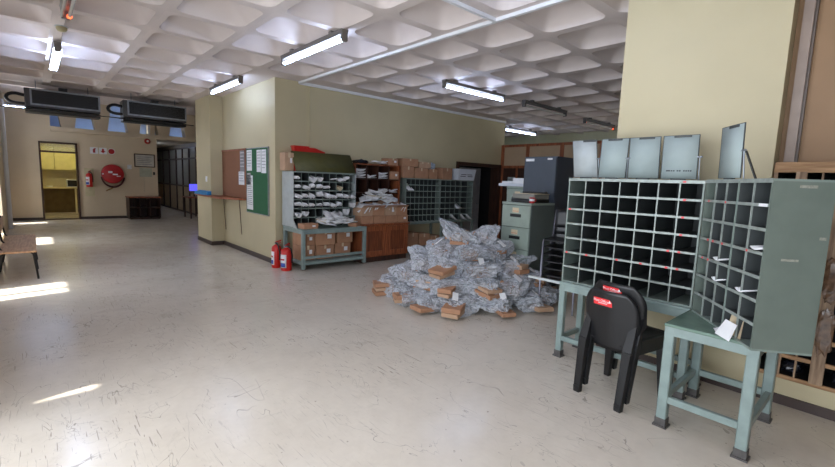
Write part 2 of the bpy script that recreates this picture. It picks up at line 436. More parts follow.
# higher roof past the coffers with a roof light over a white well
wall('ceiling_far', CEIL, [(-17.3, -12.2, -.8, 3.3, 3.62, 3.75), (-17.3, -11, 3.3, 8.1, 3.62, 3.75)])
wall('ceiling_corridor', CREAM2, [(-27, -17.3, 3.1, 8.1, 2.68, 2.76)])
WELLB = mat('sky_tinted_well_paint', (178, 198, 232), .6, var=.02)  # white walls; the blue skylight cast is put into their colour
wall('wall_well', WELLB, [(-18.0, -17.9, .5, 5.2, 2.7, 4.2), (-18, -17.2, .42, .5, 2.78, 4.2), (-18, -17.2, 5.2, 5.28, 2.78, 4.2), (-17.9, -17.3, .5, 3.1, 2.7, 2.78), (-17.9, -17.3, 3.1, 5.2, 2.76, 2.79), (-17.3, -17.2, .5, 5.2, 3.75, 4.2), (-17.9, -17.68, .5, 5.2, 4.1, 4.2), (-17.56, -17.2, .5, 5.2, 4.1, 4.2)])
struct(bx('trim_9', CREAM2, -17.12, -17.02, .5, 5.2, 2.66, 2.8))
for k, y in enumerate((.92, 1.75, 2.62, 3.5, 4.35)):
    MB().prism([(y-.16, 2.79), (y+.16, 2.79), (y+.3, 3.75), (y-.3, 3.75)], -17.62, -17.2, 'x').build('trim_%d' % (20+k), CREAM2)['kind'] = 'structure'

# doorway, fanlight and kitchen beyond the far wall
d = MB()
for y in (.2, 1.06): d.box(-17.32, -17.06, y, y+.045, 0, 2.34)
d.box(-17.32, -17.06, .2, 1.105, 2.3, 2.345).box(-17.32, -17.06, .245, 1.06, 2.03, 2.075)
d1 = struct(d.build('door_1', WOODD))
bx('fanlight_pane', PANE, -17.21, -17.2, .245, 1.06, 2.075, 2.3, d1)
bx('threshold', WOODD, -17.32, -17.1, .245, 1.06, 0, .02, d1)
KW = mat('kitchen_wall_paint', (214, 204, 168), .6, var=.03)
wall('wall_kitchen_back', KW, [(-20.1, -20.02, -.6, 2.4, 0, 2.7)]); wall('wall_kitchen_left', KW, [(-20.1, -17.3, -.7, -.6, 0, 2.7)]); wall('wall_kitchen_right', KW, [(-20.1, -17.3, 2.4, 2.5, 0, 2.7)])
struct(bx('ceiling_kitchen', YELL, -20.1, -17.3, -.7, 2.5, 2.7, 2.76))
for k in range(3):
    y = .0+k*.62
    t = thing('kitchen_cupboard', ['pale yellow wall cupboard at the hinge side of the kitchen doorway', 'pale yellow wall cupboard in the middle above the kitchen worktop', 'pale yellow wall cupboard above the microwave'][k], 'cupboard', (-19.82, y+.31, 1.5), 0, 'yellow kitchen wall cupboards')
    bx('body', YELL, -.175, .165, -.305, .305, 0, .8, t); bx('door', YELL, .165, .183, -.3, .3, .005, .795, t, .004)
t = thing('kitchen_counter', 'worktop along the back of the kitchen seen through the doorway', 'counter', (-19.7, .8, 0))
bx('worktop', mat('pale_worktop', (206, 192, 150), .4), -.3, .32, -1.3, 1.5, .87, .91, t)
bx('leg', KW, .2, .26, .32, .37, 0, .87, t)
bx('splashback', mat('splash_tiles', (196, 186, 156), .3, var=.03), -.3, -.285, -1.3, 1.5, .91, 1.45, t)
bx('under_panel', mat('counter_under_panel', (120, 104, 74), .6), -.3, -.28, -1.3, 1.5, 0, .87, t)
t = thing('microwave', 'white microwave oven on the kitchen worktop', 'microwave', (-19.6, 1.15, .91))
bx('body', WHITEW, -.18, .17, -.24, .24, .01, .28, t, .01); bx('door_glass', BLACKM, .17, .178, -.22, .1, .04, .25, t); bx('control_panel', GREYL, .17, .176, .12, .22, .03, .26, t)
t = thing('dish', 'small white dish on the kitchen worktop', 'dish', (-19.5, .45, .91)); MB().lathe([(.06, 0), (.1, .05), (.095, .05), (.055, .01)], 16).build('bowl', PAPER, t)
t = thing('ceiling_lamp', 'round lamp on the kitchen ceiling', 'lamp', (-18.4, .8, 2.55)); MB().lathe([(.05, .15), (.14, .12), (.16, .06), (.1, 0)], 18).build('shade', emit('kitchen_lamp_glass', (255, 244, 196), 42), t); MB().lathe([(.08, .14), (.08, .15)], 16).build('base', WHITEW, t)

# ------------------------------------------------------------------ fluorescent fittings
def tube_light(loc, along, label, lit=True, two=False, glow=False, body=None, group='fluorescent ceiling fittings'):
    t = thing('fluorescent_light', label, 'light', loc, 0 if along == 'x' else R(90), group)
    L_ = .78; body = body or FITB
    MB().prism([(-.042, .07), (.042, .07), (.034, .02), (-.034, .02)], -L_, L_, 'x').build('housing', body, t)
    for x in (-.5, .5): bx('bracket', body, x-.03, x+.03, -.03, .03, .07, .105, t)
    for s_ in (-1, 1):
        MB().box(s_*L_-.02*(s_+1), s_*L_+.02*(1-s_), -.036, .036, -.055, .03, b=.006).build('tube_holder', body, t)
    for y in ((-.03, .03) if two else (0,)):
        MB().tube([(-L_+.03, y, -.028), (L_-.03, y, -.028)], .019 if not two else .016, 10).build('tube', TUBE if lit else TUBEOFF, t)
    if glow:
        for s_ in (-1, 1): MB().tube([(s_*(L_-.07), .03 if two else 0, -.028), (s_*(L_-.05), .03 if two else 0, -.028)], .022, 10).build('glowing_end', GLOW, t)
    return t
ZL = CZ-.105
tube_light((-5.03, 2.65, ZL), 'x', 'lit fluorescent tube on the ceiling in front of the board wall corner')
tube_light((-8.22, 2.66, ZL), 'x', 'lit fluorescent tube washing the wall above the pin boards')
tube_light((-1.84, 2.65, ZL), 'x', 'lit fluorescent tube at the top edge by the bright coffer')
tube_light((-8.22, .345, ZL), 'x', 'lit fluorescent tube over the corridor near the black fan units', two=True)
tube_light((-5.06, .345, ZL), 'x', 'unlit twin tube fitting with an orange end over the corridor', False, True, True, STEEL)
tube_light((-5.05, 5.76, ZL), 'y', 'lit fluorescent tube along the ceiling beyond the white rib')
DKF = mat('grimy_fitting', (92, 90, 92), .5)
tube_light((-5.03, 7.92, ZL), 'y', 'unlit dark fluorescent fitting between two ceiling tubes', False, False, False, DKF)
tube_light((-5.18, 10.6, ZL), 'y', 'unlit fitting with two glowing orange ends beside the pillar', False, False, True, DKF)
tube_light((-7.6, 10.72, ZL), 'y', 'lit fluorescent tube above the back office partition')
tube_light((-19.5, 5.6, 2.6), 'x', 'unseen fluorescent tube added to brighten the glazed corridor office')  # tube added behind the partition to brighten the room there
tube_light((-19.6, 3.42, 2.6), 'x', 'unseen fluorescent tube added to light the far corridor partition')  # tube added out of view to light the partition front
tube_light((-15.1, -.1, 3.08), 'y', 'lit fluorescent tube beyond the black fan unit by the window wall')
t = thing('smoke_detector', 'small dull smoke detector on the ceiling between two corridor tubes', 'smoke detector', (-6.79, .36, CZ))
MB().lathe([(.055, 0), (.055, -.03), (.04, -.055), (.02, -.06)], 18).build('body', mat('yellowed_plastic', (170, 158, 120), .5), t); MB().lathe([(.065, 0), (.065, -.008)], 18).build('base', GREYL, t)

# ------------------------------------------------------------------ black fan coil units and ducts under the far edge of the ceiling
def fan_unit(y0, y1, label):
    t = thing('fan_coil_unit', label, 'air conditioner', (-11.4, (y0+y1)/2, 2.72)); hy = (y1-y0)/2
    bx('casing', mat('unit_casing', (74, 74, 76), .45, var=.06), -.45, 0, -hy, hy, 0, .36, t, .01)
    gf = MB(); a = .03
    gf.box(0, .015, -hy+.08, hy, .045, .045+a).box(0, .015, -hy+.08, hy, .33, .33+a).box(0, .015, -hy+.08, -hy+.08+a, .07, .33).box(0, .015, hy-a, hy, .07, .33)
    gf.build('grille_frame', STEEL, t)
    bx('grille', BLACKM, .001, .008, -hy+.11, hy-.03, .075, .33, t)
    for k in range(8): bx('grille_blade', BLACKM, .006, .014, -hy+.11, hy-.03, .09+k*.03, .1+k*.03, t)
    tr = MB().prism([(-.45, -.02), (0, -.02), (-.06, -.09), (-.4, -.09)], -hy, hy, 'y'); tr.build('drip_tray', BLACKM, t)
    pts = [(-.1, -hy, .22)]
    for k in range(9):
        a = R(90+180*k/8); pts.append((-.1, -hy-.12+.14*math.cos(a), .15+.09*math.sin(a)))
    pts.append((-.1, -hy, .06)); MB().tube(pts, .03, 8).build('hose', BLACKM, t)
    for y in (-hy*.7, hy*.7): MB().tube([(-.22, y, .36), (-.22, y, .9)], .008, 6).build('hanger_rod', STEEL, t)
    bx('wire_box', BLACKM, -.16, -.06, -.12*hy, .12*hy, .36, .44, t)
    dk = MB(); yo = hy*.1
    P = [(-.45, yo-.42, .02), (-.45, yo+.42, .02), (-.45, yo+.42, .33), (-.45, yo-.42, .33), (-2.2, yo-.3, .3), (-2.2, yo+.3, .3), (-2.2, yo+.3, .86), (-2.2, yo-.3, .86)]
    dk.add(P, [(0,1,2,3),(7,6,5,4),(0,4,5,1),(1,5,6,2),(2,6,7,3),(3,7,4,0)]).build('duct', mat('duct_paint', (190, 174, 148), .6, var=.03), t)
fan_unit(-.02, 1.16, 'black grilled fan unit hanging under the ceiling nearest the window wall')
fan_unit(1.56, 2.8, 'black grilled fan unit hanging under the ceiling next to the board wall pillar')
tag(MB().tube([(-11.2, -.5, 2.66), (-11.2, 2.9, 2.66)], .012, 6).build('cable', BLACKM), 'thin dark cable running below the black fan units', 'cable')
tag(MB().tube([(-14.9, -.46, 0), (-14.9, -.46, 3.2)], .05, 10).build('downpipe', TRIMW), 'white vertical pipe against the window wall at the far left', 'pipe')

# ------------------------------------------------------------------ far wall furniture
t = thing('fire_hose_reel', 'red round fire hose reel mounted on the far wall', 'hose reel', (-17.1, 1.97, 1.44))
MB().lathe([(.31, .02), (.31, .05), (.29, .16), (.27, .17), (.1, .175)], 32, axis='x').build('drum', REDD, t)
pts = [(.05, .31*math.cos(R(a)), -.04+.36*math.sin(R(a))) for a in range(190, 351, 10)]
for q in range(3): MB().tube([(p[0]+.035*q, p[1], p[2]-.012*q) for p in pts], .018, 8).build('hose_coil', mat('red_black_hose', (74, 30, 28), .5), t)
MB().tube([(.08, .05, -.38), (.1, -.05, -.46), (.1, -.16, -.52), (.1, -.2, -.55)], [.016, .02, .018, .012], 8).build('nozzle', mat('brass', (150, 110, 60), .35, metal=.6), t)
MB().box(.176, .179, -.13, -.02, .03, .09).box(.176, .179, -.015, .12, -.03, .01).box(.176, .179, .09, .2, -.08, -.05).box(.176, .179, -.29, -.25, -.02, .02).build('white_pictogram', PAPER, t)
def extinguisher(loc, h, r, label, rz=0, hang=False):
    t = thing('fire_extinguisher', label, 'fire extinguisher', loc, rz, None if hang else 'extinguishers at the wall corner')
    MB().lathe([(r*.92, 0), (r, .015), (r, h*.72), (r*.9, h*.79), (r*.55, h*.84), (r*.3, h*.86), (r*.3, h*.9)], 24).build('cylinder', RED, t)
    MB().lathe([(r*.34, h*.88), (r*.34, h*.93), (r*.2, h*.95)], 12).build('valve', STEEL, t)
    MB().bar((0, -.02, h*.95), (0, r*1.1, h), .02, .02).bar((0, -.01, h*.9), (0, r*1.0, h*.92), .018, .016).build('lever', RED, t)
    MB().tube([(0, -.02, h*.92), (r*.6, -r*.6, h*.95), (r*1.1, -r*.3, h*.84), (r*1.18, .0, h*.6), (r*1.15, .0, h*.3)], .012, 8).build('hose', BLACKM, t)
    for z0, z1, a0, a1, M_ in ((.12, .62, -150, -60, PAPER), (.15, .3, -140, -72, mat('blue_print', (60, 90, 180), .5)), (.4, .46, -140, -80, RED)):
        def fn(u, v, z0=z0, z1=z1, a0=a0, a1=a1, q=(.0015 if M_ is PAPER else .003)): return ((r+q)*math.cos(R(a0+(a1-a0)*u)), (r+q)*math.sin(R(a0+(a1-a0)*u)), h*(z0+(z1-z0)*v))
        MB().sheet(fn, 8, 1, .001).build('label_sheet', M_, t)
    return t
extinguisher((-6.70, 3.10, 0), .44, .09, 'red fire extinguisher on the floor nearest the grey mail table', R(35))
extinguisher((-7.0, 3.06, 0), .46, .08, 'red fire extinguisher on the floor hard against the board wall corner', R(10))
e = extinguisher((-16.98, 1.35, 1.02), .5, .085, 'red fire extinguisher hanging on the far wall beside the hose reel', R(60), True)
tag(bx('extinguisher_backplate', mat('beige_plate', (196, 186, 150), .6), -17.1, -17.07, 1.24, 1.48, .72, 1.6), 'narrow pale board behind the hanging fire extinguisher', 'board')
for k, (y, lab) in enumerate(((1.52, 'white fire sign with red extinguisher mark, nearest the kitchen door'), (1.75, 'white fire sign with a red arrow mark, middle of three'), (1.97, 'red fire sign above the hose reel, third of three'))):
    t = thing('fire_sign', lab, 'sign', (-17.1, y, 2.06), 0, 'three fire signs in a row')
    if k < 2: bx('plate', PAPER, 0, .006, -.1, .1, 0, .2, t)
    else: MB().lathe([(.1, 0), (.1, .006)], 20, (0, 0, .1), 'x').build('plate', PAPER, t)
    m_ = MB()
    if k == 0: m_.box(.006, .009, -.03, .03, .03, .14).box(.006, .009, -.01, .05, .14, .17)
    elif k == 1: m_.prism([(-.07, .1), (0, .03), (.07, .1), (.025, .1), (.025, .17), (-.025, .17), (-.025, .1)], .006, .009, 'x')
    else: m_.lathe([(.085, .006), (.085, .009)], 20, (0, 0, .1), 'x')
    m_.build('red_mark', REDD, t)
t = thing('fire_alarm', 'round red alarm sounder high on the far wall corner', 'alarm', (-17.1, 2.98, 2.57)); MB().lathe([(.09, 0), (.09, .03), (.06, .07)], 20, axis='x').build('body', REDD, t); MB().lathe([(.035, .07), (.03, .085)], 14, axis='x').build('centre', PAPER, t)
t = thing('light_switch', 'white light switch on the far wall beside the hose reel', 'switch', (-17.1, 2.44, 1.62)); bx('plate', PAPER, 0, .012, -.06, .06, 0, .14, t, .003); bx('rocker', WHITEW, .012, .018, -.02, .02, .04, .1, t)
t = thing('framed_notice', 'framed pale notice on the far wall above the brown pigeonholes', 'notice', (-17.1, 2.88, 1.7))
f = MB()
for a in ((-.3, .3, 0, .03), (-.3, .3, .41, .44), (-.3, -.27, .03, .41), (.27, .3, .03, .41)): f.box(0, .025, *a)
f.build('frame', WOODD, t); bx('sheet', mat('notice_paper', (190, 184, 172), .6), 0, .01, -.27, .27, .03, .41, t)
for k in range(5): bx('print_line', PRINTG, .01, .011, -.22, .2-.05*(k % 2), .33-.06*k, .345-.06*k, t)
tag(bx('wall_panel', mat('pale_green_panel', (176, 176, 156), .6), -17.1, -17.085, 2.72, 3.08, 1.38, 1.68), 'pale green unframed sheet under the framed notice', 'notice')
t = thing('door_bell_box', 'small black box at the edge of the far wall', 'box', (-17.1, 3.14, 1.45)); bx('case', BLACKM, 0, .03, -.03, .03, 0, .1, t, .005); bx('cord', PRINTG, 0, .004, -.3, -.296, -.6, .0, t)
t = thing('pigeonhole_cabinet', 'low dark brown pigeonhole cabinet against the far wall', 'cabinet', (-16.75, 2.74, 0))
bx('back', WOODD, -.33, -.31, -.44, .44, .04, .73, t)
for y in (-.44, -.15, .14, .42): bx('upright', WOODD, -.31, .3, y, y+.02, .04, .7, t)
for z in (.04, .36, .68): bx('shelf', WOODD, -.31, .3, -.44, .44, z, z+.02, t)
bx('top', WOODR, -.34, .32, -.46, .46, .7, .73, t); bx('plinth', WOODD, -.3, .27, -.42, .42, 0, .04, t)
# glazed corridor partition
gp = thing('glazed_partition', 'dark wood glazed office partition down the far corridor', 'partition', (0, 4.55, 0))
pxs = [-24.0, -22.6, -21.4, -20.2, -19.2, -18.25, -17.3, -16.2, -15.1, -14, -12.9, -11.8]
for x in pxs: bx('post', WOODD, x-.04, x+.04, -.05, .05, 0, 2.55, gp)
for z in (0, 1.02, 2.08, 2.5): bx('rail', WOODD, pxs[0], pxs[-1], -.045, .045, z, z+.06, gp)
for a, b in zip(pxs, pxs[1:]):
    bx('lower_panel', mat('beige_panel', (176, 154, 122), .5), a+.04, b-.04, -.012, .012, .06, 1.02, gp)
    bx('pane', FROST, a+.04, b-.04, -.004, .004, 1.08, 2.08, gp); bx('pane', FROST, a+.04, b-.04, -.004, .004, 2.14, 2.5, gp)
wall('wall_over_partition', mat('dark_bulkhead', (110, 96, 76), .6), [(-27, -11, 4.5, 4.62, 2.55, 3.62)])
t = thing('computer_monitor', 'lit purple computer screen behind the corridor partition', 'monitor', (-16.6, 4.26, 0), R(76))
bx('screen', SCREEN, -.15, .15, -.03, -.02, .94, 1.18, t); bx('bezel', BLACKM, -.17, .17, -.02, .02, .92, 1.2, t); bx('stand', BLACKM, -.03, .03, -.01, .02, .74, .92, t)
t2 = thing('office_desk', 'small wooden desk under the lit screen', 'desk', (-16.6, 4.22, 0)); bx('desk_top', WOODR, -.45, .45, -.26, .26, .71, .74, t2)
for sx in (-.4, .4):
    for sy in (-.18, .18): bx('leg', WOODD, sx-.02, sx+.02, sy-.02, sy+.02, 0, .71, t2)

# ------------------------------------------------------------------ waiting bench by the window wall
t = thing('waiting_bench', 'wooden slat bench with black tubular legs against the left window wall', 'bench', (-8.75, -.2, 0))
MB().box(-.98, .98, -.18, .2, .405, .43, b=.01).build('seat', WOODS, t)
for x0, x1 in ((-.95, -.05), (.05, .95)): MB().box(x0, x1, -.2, -.18, .58, .76, b=.008).build('backrest', WOODS, t)
for x in (-.92, 0, .78):
    MB().tube([(x, .2, 0), (x, .165, .35), (x, .13, .395), (x, -.1, .395), (x, -.16, .36), (x, -.22, 0)], .013, 8).build('leg_frame', BLACKM, t)
    MB().tube([(x, .05, .395), (x, -.14, .41), (x, -.175, .46), (x, -.212, .76)], .012, 8).build('back_support', BLACKM, t)

# ------------------------------------------------------------------ pin boards and shelf on the board wall
Y = 3.15
t = thing('pin_board', 'brown cork pin board in a thin wood frame above the shelf', 'pin board', (-9.37, Y, 1.1))
bx('cork', CORK, -.82, .82, -.02, 0, 0, .95, t)
f = MB(); f.box(-.84, .84, -.03, 0, .94, .97).box(-.84, -.815, -.03, 0, 0, .95).box(.815, .84, -.03, 0, 0, .95); f.build('frame', WOODR, t)
t = thing('notice_board', 'green felt notice board with white papers near the wall corner', 'notice board', (-8.0, Y, .85))
bx('felt', GREENF, -.52, .5, -.02, 0, 0, 1.2, t)
f = MB(); f.box(-.53, .51, -.026, 0, 1.2, 1.215).box(-.53, .51, -.026, 0, -.015, 0).box(-.53, -.52, -.026, 0, 0, 1.2).box(.5, .515, -.026, 0, 0, 1.2); f.build('frame', STEEL, t)
def notice(x0, x1, z0, z1, label, rows=6, M_=PAPER, m2=PRINTG):
    t = thing('paper_notice', label, 'notice', ((x0+x1)/2, Y-.022, z0), 0, 'papers pinned on the boards'); h = z1-z0; hw = (x1-x0)/2
    bx('sheet', M_, -hw, hw, -.003, 0, 0, h, t)
    p = MB()
    for k in range(rows): p.box(-hw*.8, hw*(.8-.25*(k % 3 == 2)), -.0042, -.003, h*(.9-.8*k/rows)-.006, h*(.9-.8*k/rows)+.004)
    p.build('print', m2, t)
notice(-8.49, -8.24, 1.64, 2.03, 'white paper at the upper left of the green board')
notice(-8.0, -7.8, 1.62, 2.02, 'white paper at the top middle of the green board')
notice(-7.78, -7.57, 1.6, 2.02, 'white paper at the top right of the green board')
notice(-8.5, -8.3, 1.38, 1.6, 'small dark printed picture sheet at the left edge of the green board', 3, mat('grey_photo_sheet', (120, 120, 124), .5), PAPER)
notice(-8.5, -8.2, .9, 1.55, 'long white paper sheet hanging low on the green board', 14)
notice(-8.86, -8.62, 1.62, 2.03, 'grey picture sheet at the top right of the brown board', 5, mat('grey_photo_sheet2', (132, 130, 134), .5), PAPER)
notice(-8.94, -8.64, 1.36, 1.62, 'white paper low at the right of the brown board', 4)
t = thing('wall_shelf', 'narrow brown wooden writing shelf under the brown pin board', 'shelf', (-10.0, 3.0, 1.06))
MB().prism([(-1.2, -.13), (-.6, -.21), (.9, -.21), (1.42, .0), (1.42, .148), (.05, .148), (.05, -.115), (-1.2, -.115)], 0, .035, 'z').build('board', WOODR, t)
for x in (.25, 1.2):
    MB().tube([(x, .08, .0), (x, .12, -.7)], .008, 6).build('support_rod', mat('brown_rod', (96, 74, 58), .5), t)
t = thing('blue_folder_tray', 'bright blue plastic tray lying on the wall shelf', 'tray', (-10.3, 2.83, 1.096), R(2))
bx('tray_base', BLUEP, -.42, .42, -.06, .03, 0, .01, t); bx('tray_front', BLUEP, -.42, .42, -.06, -.05, .01, .06, t, .004); bx('tray_back', BLUEP, -.42, .42, .02, .03, .01, .09, t, .004)
for s_ in (-1, 1): bx('tray_end', BLUEP, s_*.42-.005, s_*.42+.005, -.05, .02, .01, .07, t)
t = thing('light_switch', 'white light switch on the pillar above the blue tray', 'switch', (-10.25, 2.89, 1.38)); bx('plate', PAPER, -.05, .05, -.012, 0, 0, .12, t, .003); bx('rocker', WHITEW, -.015, .015, -.02, -.012, .03, .09, t)

# ------------------------------------------------------------------ pigeonhole case builder (local: front at y=-D/2 facing -Y, base z=0)
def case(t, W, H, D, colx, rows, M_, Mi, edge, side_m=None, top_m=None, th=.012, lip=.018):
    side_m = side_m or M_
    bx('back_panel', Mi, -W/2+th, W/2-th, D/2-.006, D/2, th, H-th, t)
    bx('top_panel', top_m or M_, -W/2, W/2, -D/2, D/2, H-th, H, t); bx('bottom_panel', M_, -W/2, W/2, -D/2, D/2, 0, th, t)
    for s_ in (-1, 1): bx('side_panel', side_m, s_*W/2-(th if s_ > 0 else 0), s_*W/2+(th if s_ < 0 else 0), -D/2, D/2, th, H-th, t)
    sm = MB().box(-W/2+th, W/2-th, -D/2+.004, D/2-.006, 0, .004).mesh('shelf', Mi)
    lm = MB().box(-W/2+th, W/2-th, -D/2-.001, -D/2+.005, 0, lip, b=.002).mesh('shelf_lip', edge)
    hs = [th+(H-2*th)*k/rows for k in range(1, rows)]
    for z in hs:
        s_ = link('shelf', sm, t, (0, 0, z)); link('shelf_lip', lm, s_, (0, 0, -lip/2))
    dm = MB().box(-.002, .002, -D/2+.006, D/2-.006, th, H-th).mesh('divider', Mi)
    em = MB().box(-.0045, .0045, -D/2-.002, -D/2+.006, th, H-th).mesh('divider_edge', edge)
    for x in colx:
        o = link('divider', dm, t, (x, 0, 0)); link('divider_edge', em, o)
    bx('top_rail', edge, -W/2, W/2, -D/2-.002, -D/2+.003, H-.022, H+.001, t)
    return hs
def even(W, n, th=.012): return [-W/2+th+(W-2*th)*k/n for k in range(1, n)]

# --- steel table builder
def steel_table(t, W, D, H, top_m, leg_m, leg=.055, rail=.16, rails=('f', 'b', 'l', 'r'), shelf=False, feet=True, apron=.08):
    bx('table_top', top_m, -W/2, W/2, -D/2, D/2, H-.02, H, t, .004)
    f = MB(); q = leg/2
    f.box(-W/2+.005, W/2-.005, -D/2+.005, -D/2+.025, H-apron, H-.02).box(-W/2+.005, W/2-.005, D/2-.025, D/2-.005, H-apron, H-.02).box(-W/2+.005, -W/2+.025, -D/2+.025, D/2-.025, H-apron, H-.02).box(W/2-.025, W/2-.005, -D/2+.025, D/2-.025, H-apron, H-.02)
    f.build('apron', leg_m, t)
    for sx in (-1, 1):
        for sy in (-1, 1):
            x = sx*(W/2-q-.004); y = sy*(D/2-q-.004)
            lg = MB().box(x-q, x+q, y-q, y+q, .03, H-.021, b=.006).build('leg', leg_m, t)
            if feet: MB().box(x-q-.012, x+q+.012, y-q-.012, y+q+.012, 0, .012).box(x-q-.003, x+q+.003, y-q-.003, y+q+.003, .012, .06).build('foot', mat('scuffed_foot', (84, 80, 78), .6, var=.15, scale=30), lg)
    k = .045
    if 'f' in rails: bx('rail', leg_m, -W/2+leg, W/2-leg, -D/2+.01, -D/2+.045, rail, rail+k, t, .004)
    if 'b' in rails: bx('rail', leg_m, -W/2+leg, W/2-leg, D/2-.045, D/2-.01, rail, rail+k, t, .004)
    if 'l' in rails: bx('rail', leg_m, -W/2+.01, -W/2+.045, -D/2+leg, D/2-leg, rail, rail+k, t, .004)
    if 'r' in rails: bx('rail', leg_m, W/2-.045, W/2-.01, -D/2+leg, D/2-leg, rail, rail+k, t, .004)
    if shelf: bx('lower_shelf', top_m, -W/2+.02, W/2-.02, -D/2+.05, D/2-.02, rail+k, rail+k+.012, t)

# ------------------------------------------------------------------ main sorting desk on the right
MZ = .70
t = thing('steel_sorting_table', 'blue-grey steel table under the wide pigeonhole case', 'table', (-1.44, 3.72, 0))
steel_table(t, 1.06, .42, MZ, TABLEM, TABLEM, rail=.155)
bx('side_bar', GREYL, -.86, -.53, -.2, -.175, MZ-.03, MZ-.008, t)
t = thing('sorting_case', 'wide grey steel pigeonhole case of seven by seven openings', 'pigeonhole case', (-1.45, 3.75, MZ))
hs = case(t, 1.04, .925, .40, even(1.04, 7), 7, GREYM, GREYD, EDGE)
sk = [(0, 5), (6, 6), (6, 5), (6, 4), (5, 3), (6, 3), (5, 2), (6, 2), (0, 2), (1, 2), (3, 2), (4, 2)]
for c, r_ in sk:
    x = -.52+(c+.45+.25*((c*7+r_*3) % 3-1))*1.04/7; z = hs[r_-1] if r_ > 0 else .02
    bx('red_sticker', REDST, x-.009, x+.009, -.2025, -.201, z-.008, z+.006, t)
bx('red_sticker', REDST, .38, .4, -.2035, -.2025, .908, .92, t)
PR = [(.115, .006), (.08, .006), (.05, .006)]
LMAT = {'g': GREYL, 'b': BLUEM}
def label_board(t, x, w_, y, lean, mm, side=1, prints=False, skew=0):
    bd = MB(); h = .33
    def q(u, v): return ((x-w_/2+w_*u)+skew*v, y+lean*v, .927+.012+h*v)
    bd.sheet(q, 2, 2, .006); o = bd.build('label_board', mm, t)
    e = MB(); e.tube([q(0, 0), q(0, 1), q(1, 1), q(1, 0)], .0045, 6); e.build('board_edge', GREYD, o)
    c = q(1 if side > 0 else 0, .5); MB().tube([(c[0]+side*.012, c[1]-.0, c[2]), (c[0]+side*.014, c[1]+.015, .93)], .005, 6).tube([(c[0]-.005, c[1], c[2]+.0), (c[0]+side*.028, c[1], c[2])], .007, 8).build('prop_arm', STEEL, o)
    MB().box(x-.05, x+.05, y-.01, y+.012, .926, .94).build('hinge', GREYD, o)
    MB().box(x-.06, x+.06, y+lean-.006, y+lean+.004, .927+h-.004, .927+h+.014).build('clip', GREYD, o)
    if prints:
        p = MB()
        for k, (a, b) in enumerate(((-.09, -.06), (-.055, -.045), (-.04, -.03), (-.015, -.005), (0, .012), (.03, .04), (.045, .055), (.06, .07), (.075, .085))):
            v = .17; z = .939+h*v; p.box(x+a, x+b, y+lean*v-.0045, y+lean*v-.0035, z, z+.01)
        p.build('faint_print', PRINT, o)
label_board(t, -.46, .225, -.02, .02, GREYL, 1, skew=-.05)
label_board(t, -.225, .23, -.03, .02, BLUEM, 1, skew=.0)
label_board(t, .03, .235, -.03, .02, BLUEM, -1, skew=-.015)
label_board(t, .293, .245, -.04, .02, BLUEM, 1, True, skew=-.012)

# ------------------------------------------------------------------ wing table and wing case
t = thing('steel_wing_table', 'smaller blue-grey steel table with green top in the front right', 'table', (-.675, 3.36, 0))
steel_table(t, .5, .72, MZ, GREENTOP, TABLEM, leg=.06, rail=.17, apron=.075)
A = Vector((-.905, 3.47)); B = Vector((-.45, 2.87)); dv = (B-A).normalized(); nv = Vector((-dv.y, dv.x)); Wg = (B-A).length; Dg = .288
cen = (A+B)/2+nv*Dg/2
wa = math.atan2(dv.y, dv.x)
t = thing('sorting_case_wing', 'tall worn grey-green pigeonhole case with five columns, turned at an angle', 'pigeonhole case', (cen.x, cen.y, MZ), wa)
W_ = Wg; cx5 = [-W_/2+.012+(W_*.55)*k/3 for k in (1, 2)]+[W_/2-.012-(W_*.41)/2]
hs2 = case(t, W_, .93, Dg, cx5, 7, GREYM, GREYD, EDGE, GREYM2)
mid0, mid1 = -W_/2+.012+W_*.55, W_/2-.012-W_*.41
cp_ = bx('centre_post', GREYD, mid0, mid1, -Dg/2+.004, Dg/2-.01, .012, .918, t); bx('centre_post_face', GREYM, mid0, mid1, -Dg/2-.004, -Dg/2+.004, .012, .918, cp_)
for x, z in ((-.3, 6), (-.08, 6), (-.25, 4), (-.18, 4), (-.06, 4), (-.3, 3), (-.22, 3), (.22, 4)):
    bx('red_sticker', REDST, x-.007, x+.007, -Dg/2-.0035, -Dg/2-.002, hs2[z-1]-.007, hs2[z-1]+.006, t)
bx('paper_label', PAPER, .28, .36, -Dg/2-.0035, -Dg/2-.002, hs2[5]-.008, hs2[5]+.008, t)
bx('worn_sticker', mat('torn_sticker', (150, 150, 138), .6, var=.15, scale=60), W_/2, W_/2+.001, -.02, .06, .885, .9, t)
bx('worn_sticker', mat('torn_sticker', (150, 150, 138), .6), W_/2, W_/2+.001, -.06, .02, .5, .512, t)
bx('worn_sticker', mat('torn_sticker', (150, 150, 138), .6), W_/2, W_/2+.001, .1, .13, .62, .635, t)
label_board(t, -.15, .27, -.11, .0, BLUEM, 1, skew=-.02)
MB().bar((-.01, -.1, 1.1), (.05, -.06, .932), .018, .006).build('stay', GREYD, t)

def envelope_mesh(name, w_, h, th, material, bend=0.0, n=4):
    def fn(u, v): return ((u-.5)*w_, (v-.5)*h, bend*((u-.5)**2)*4)
    return MB().sheet(fn, n, 1, th).mesh(name, material)
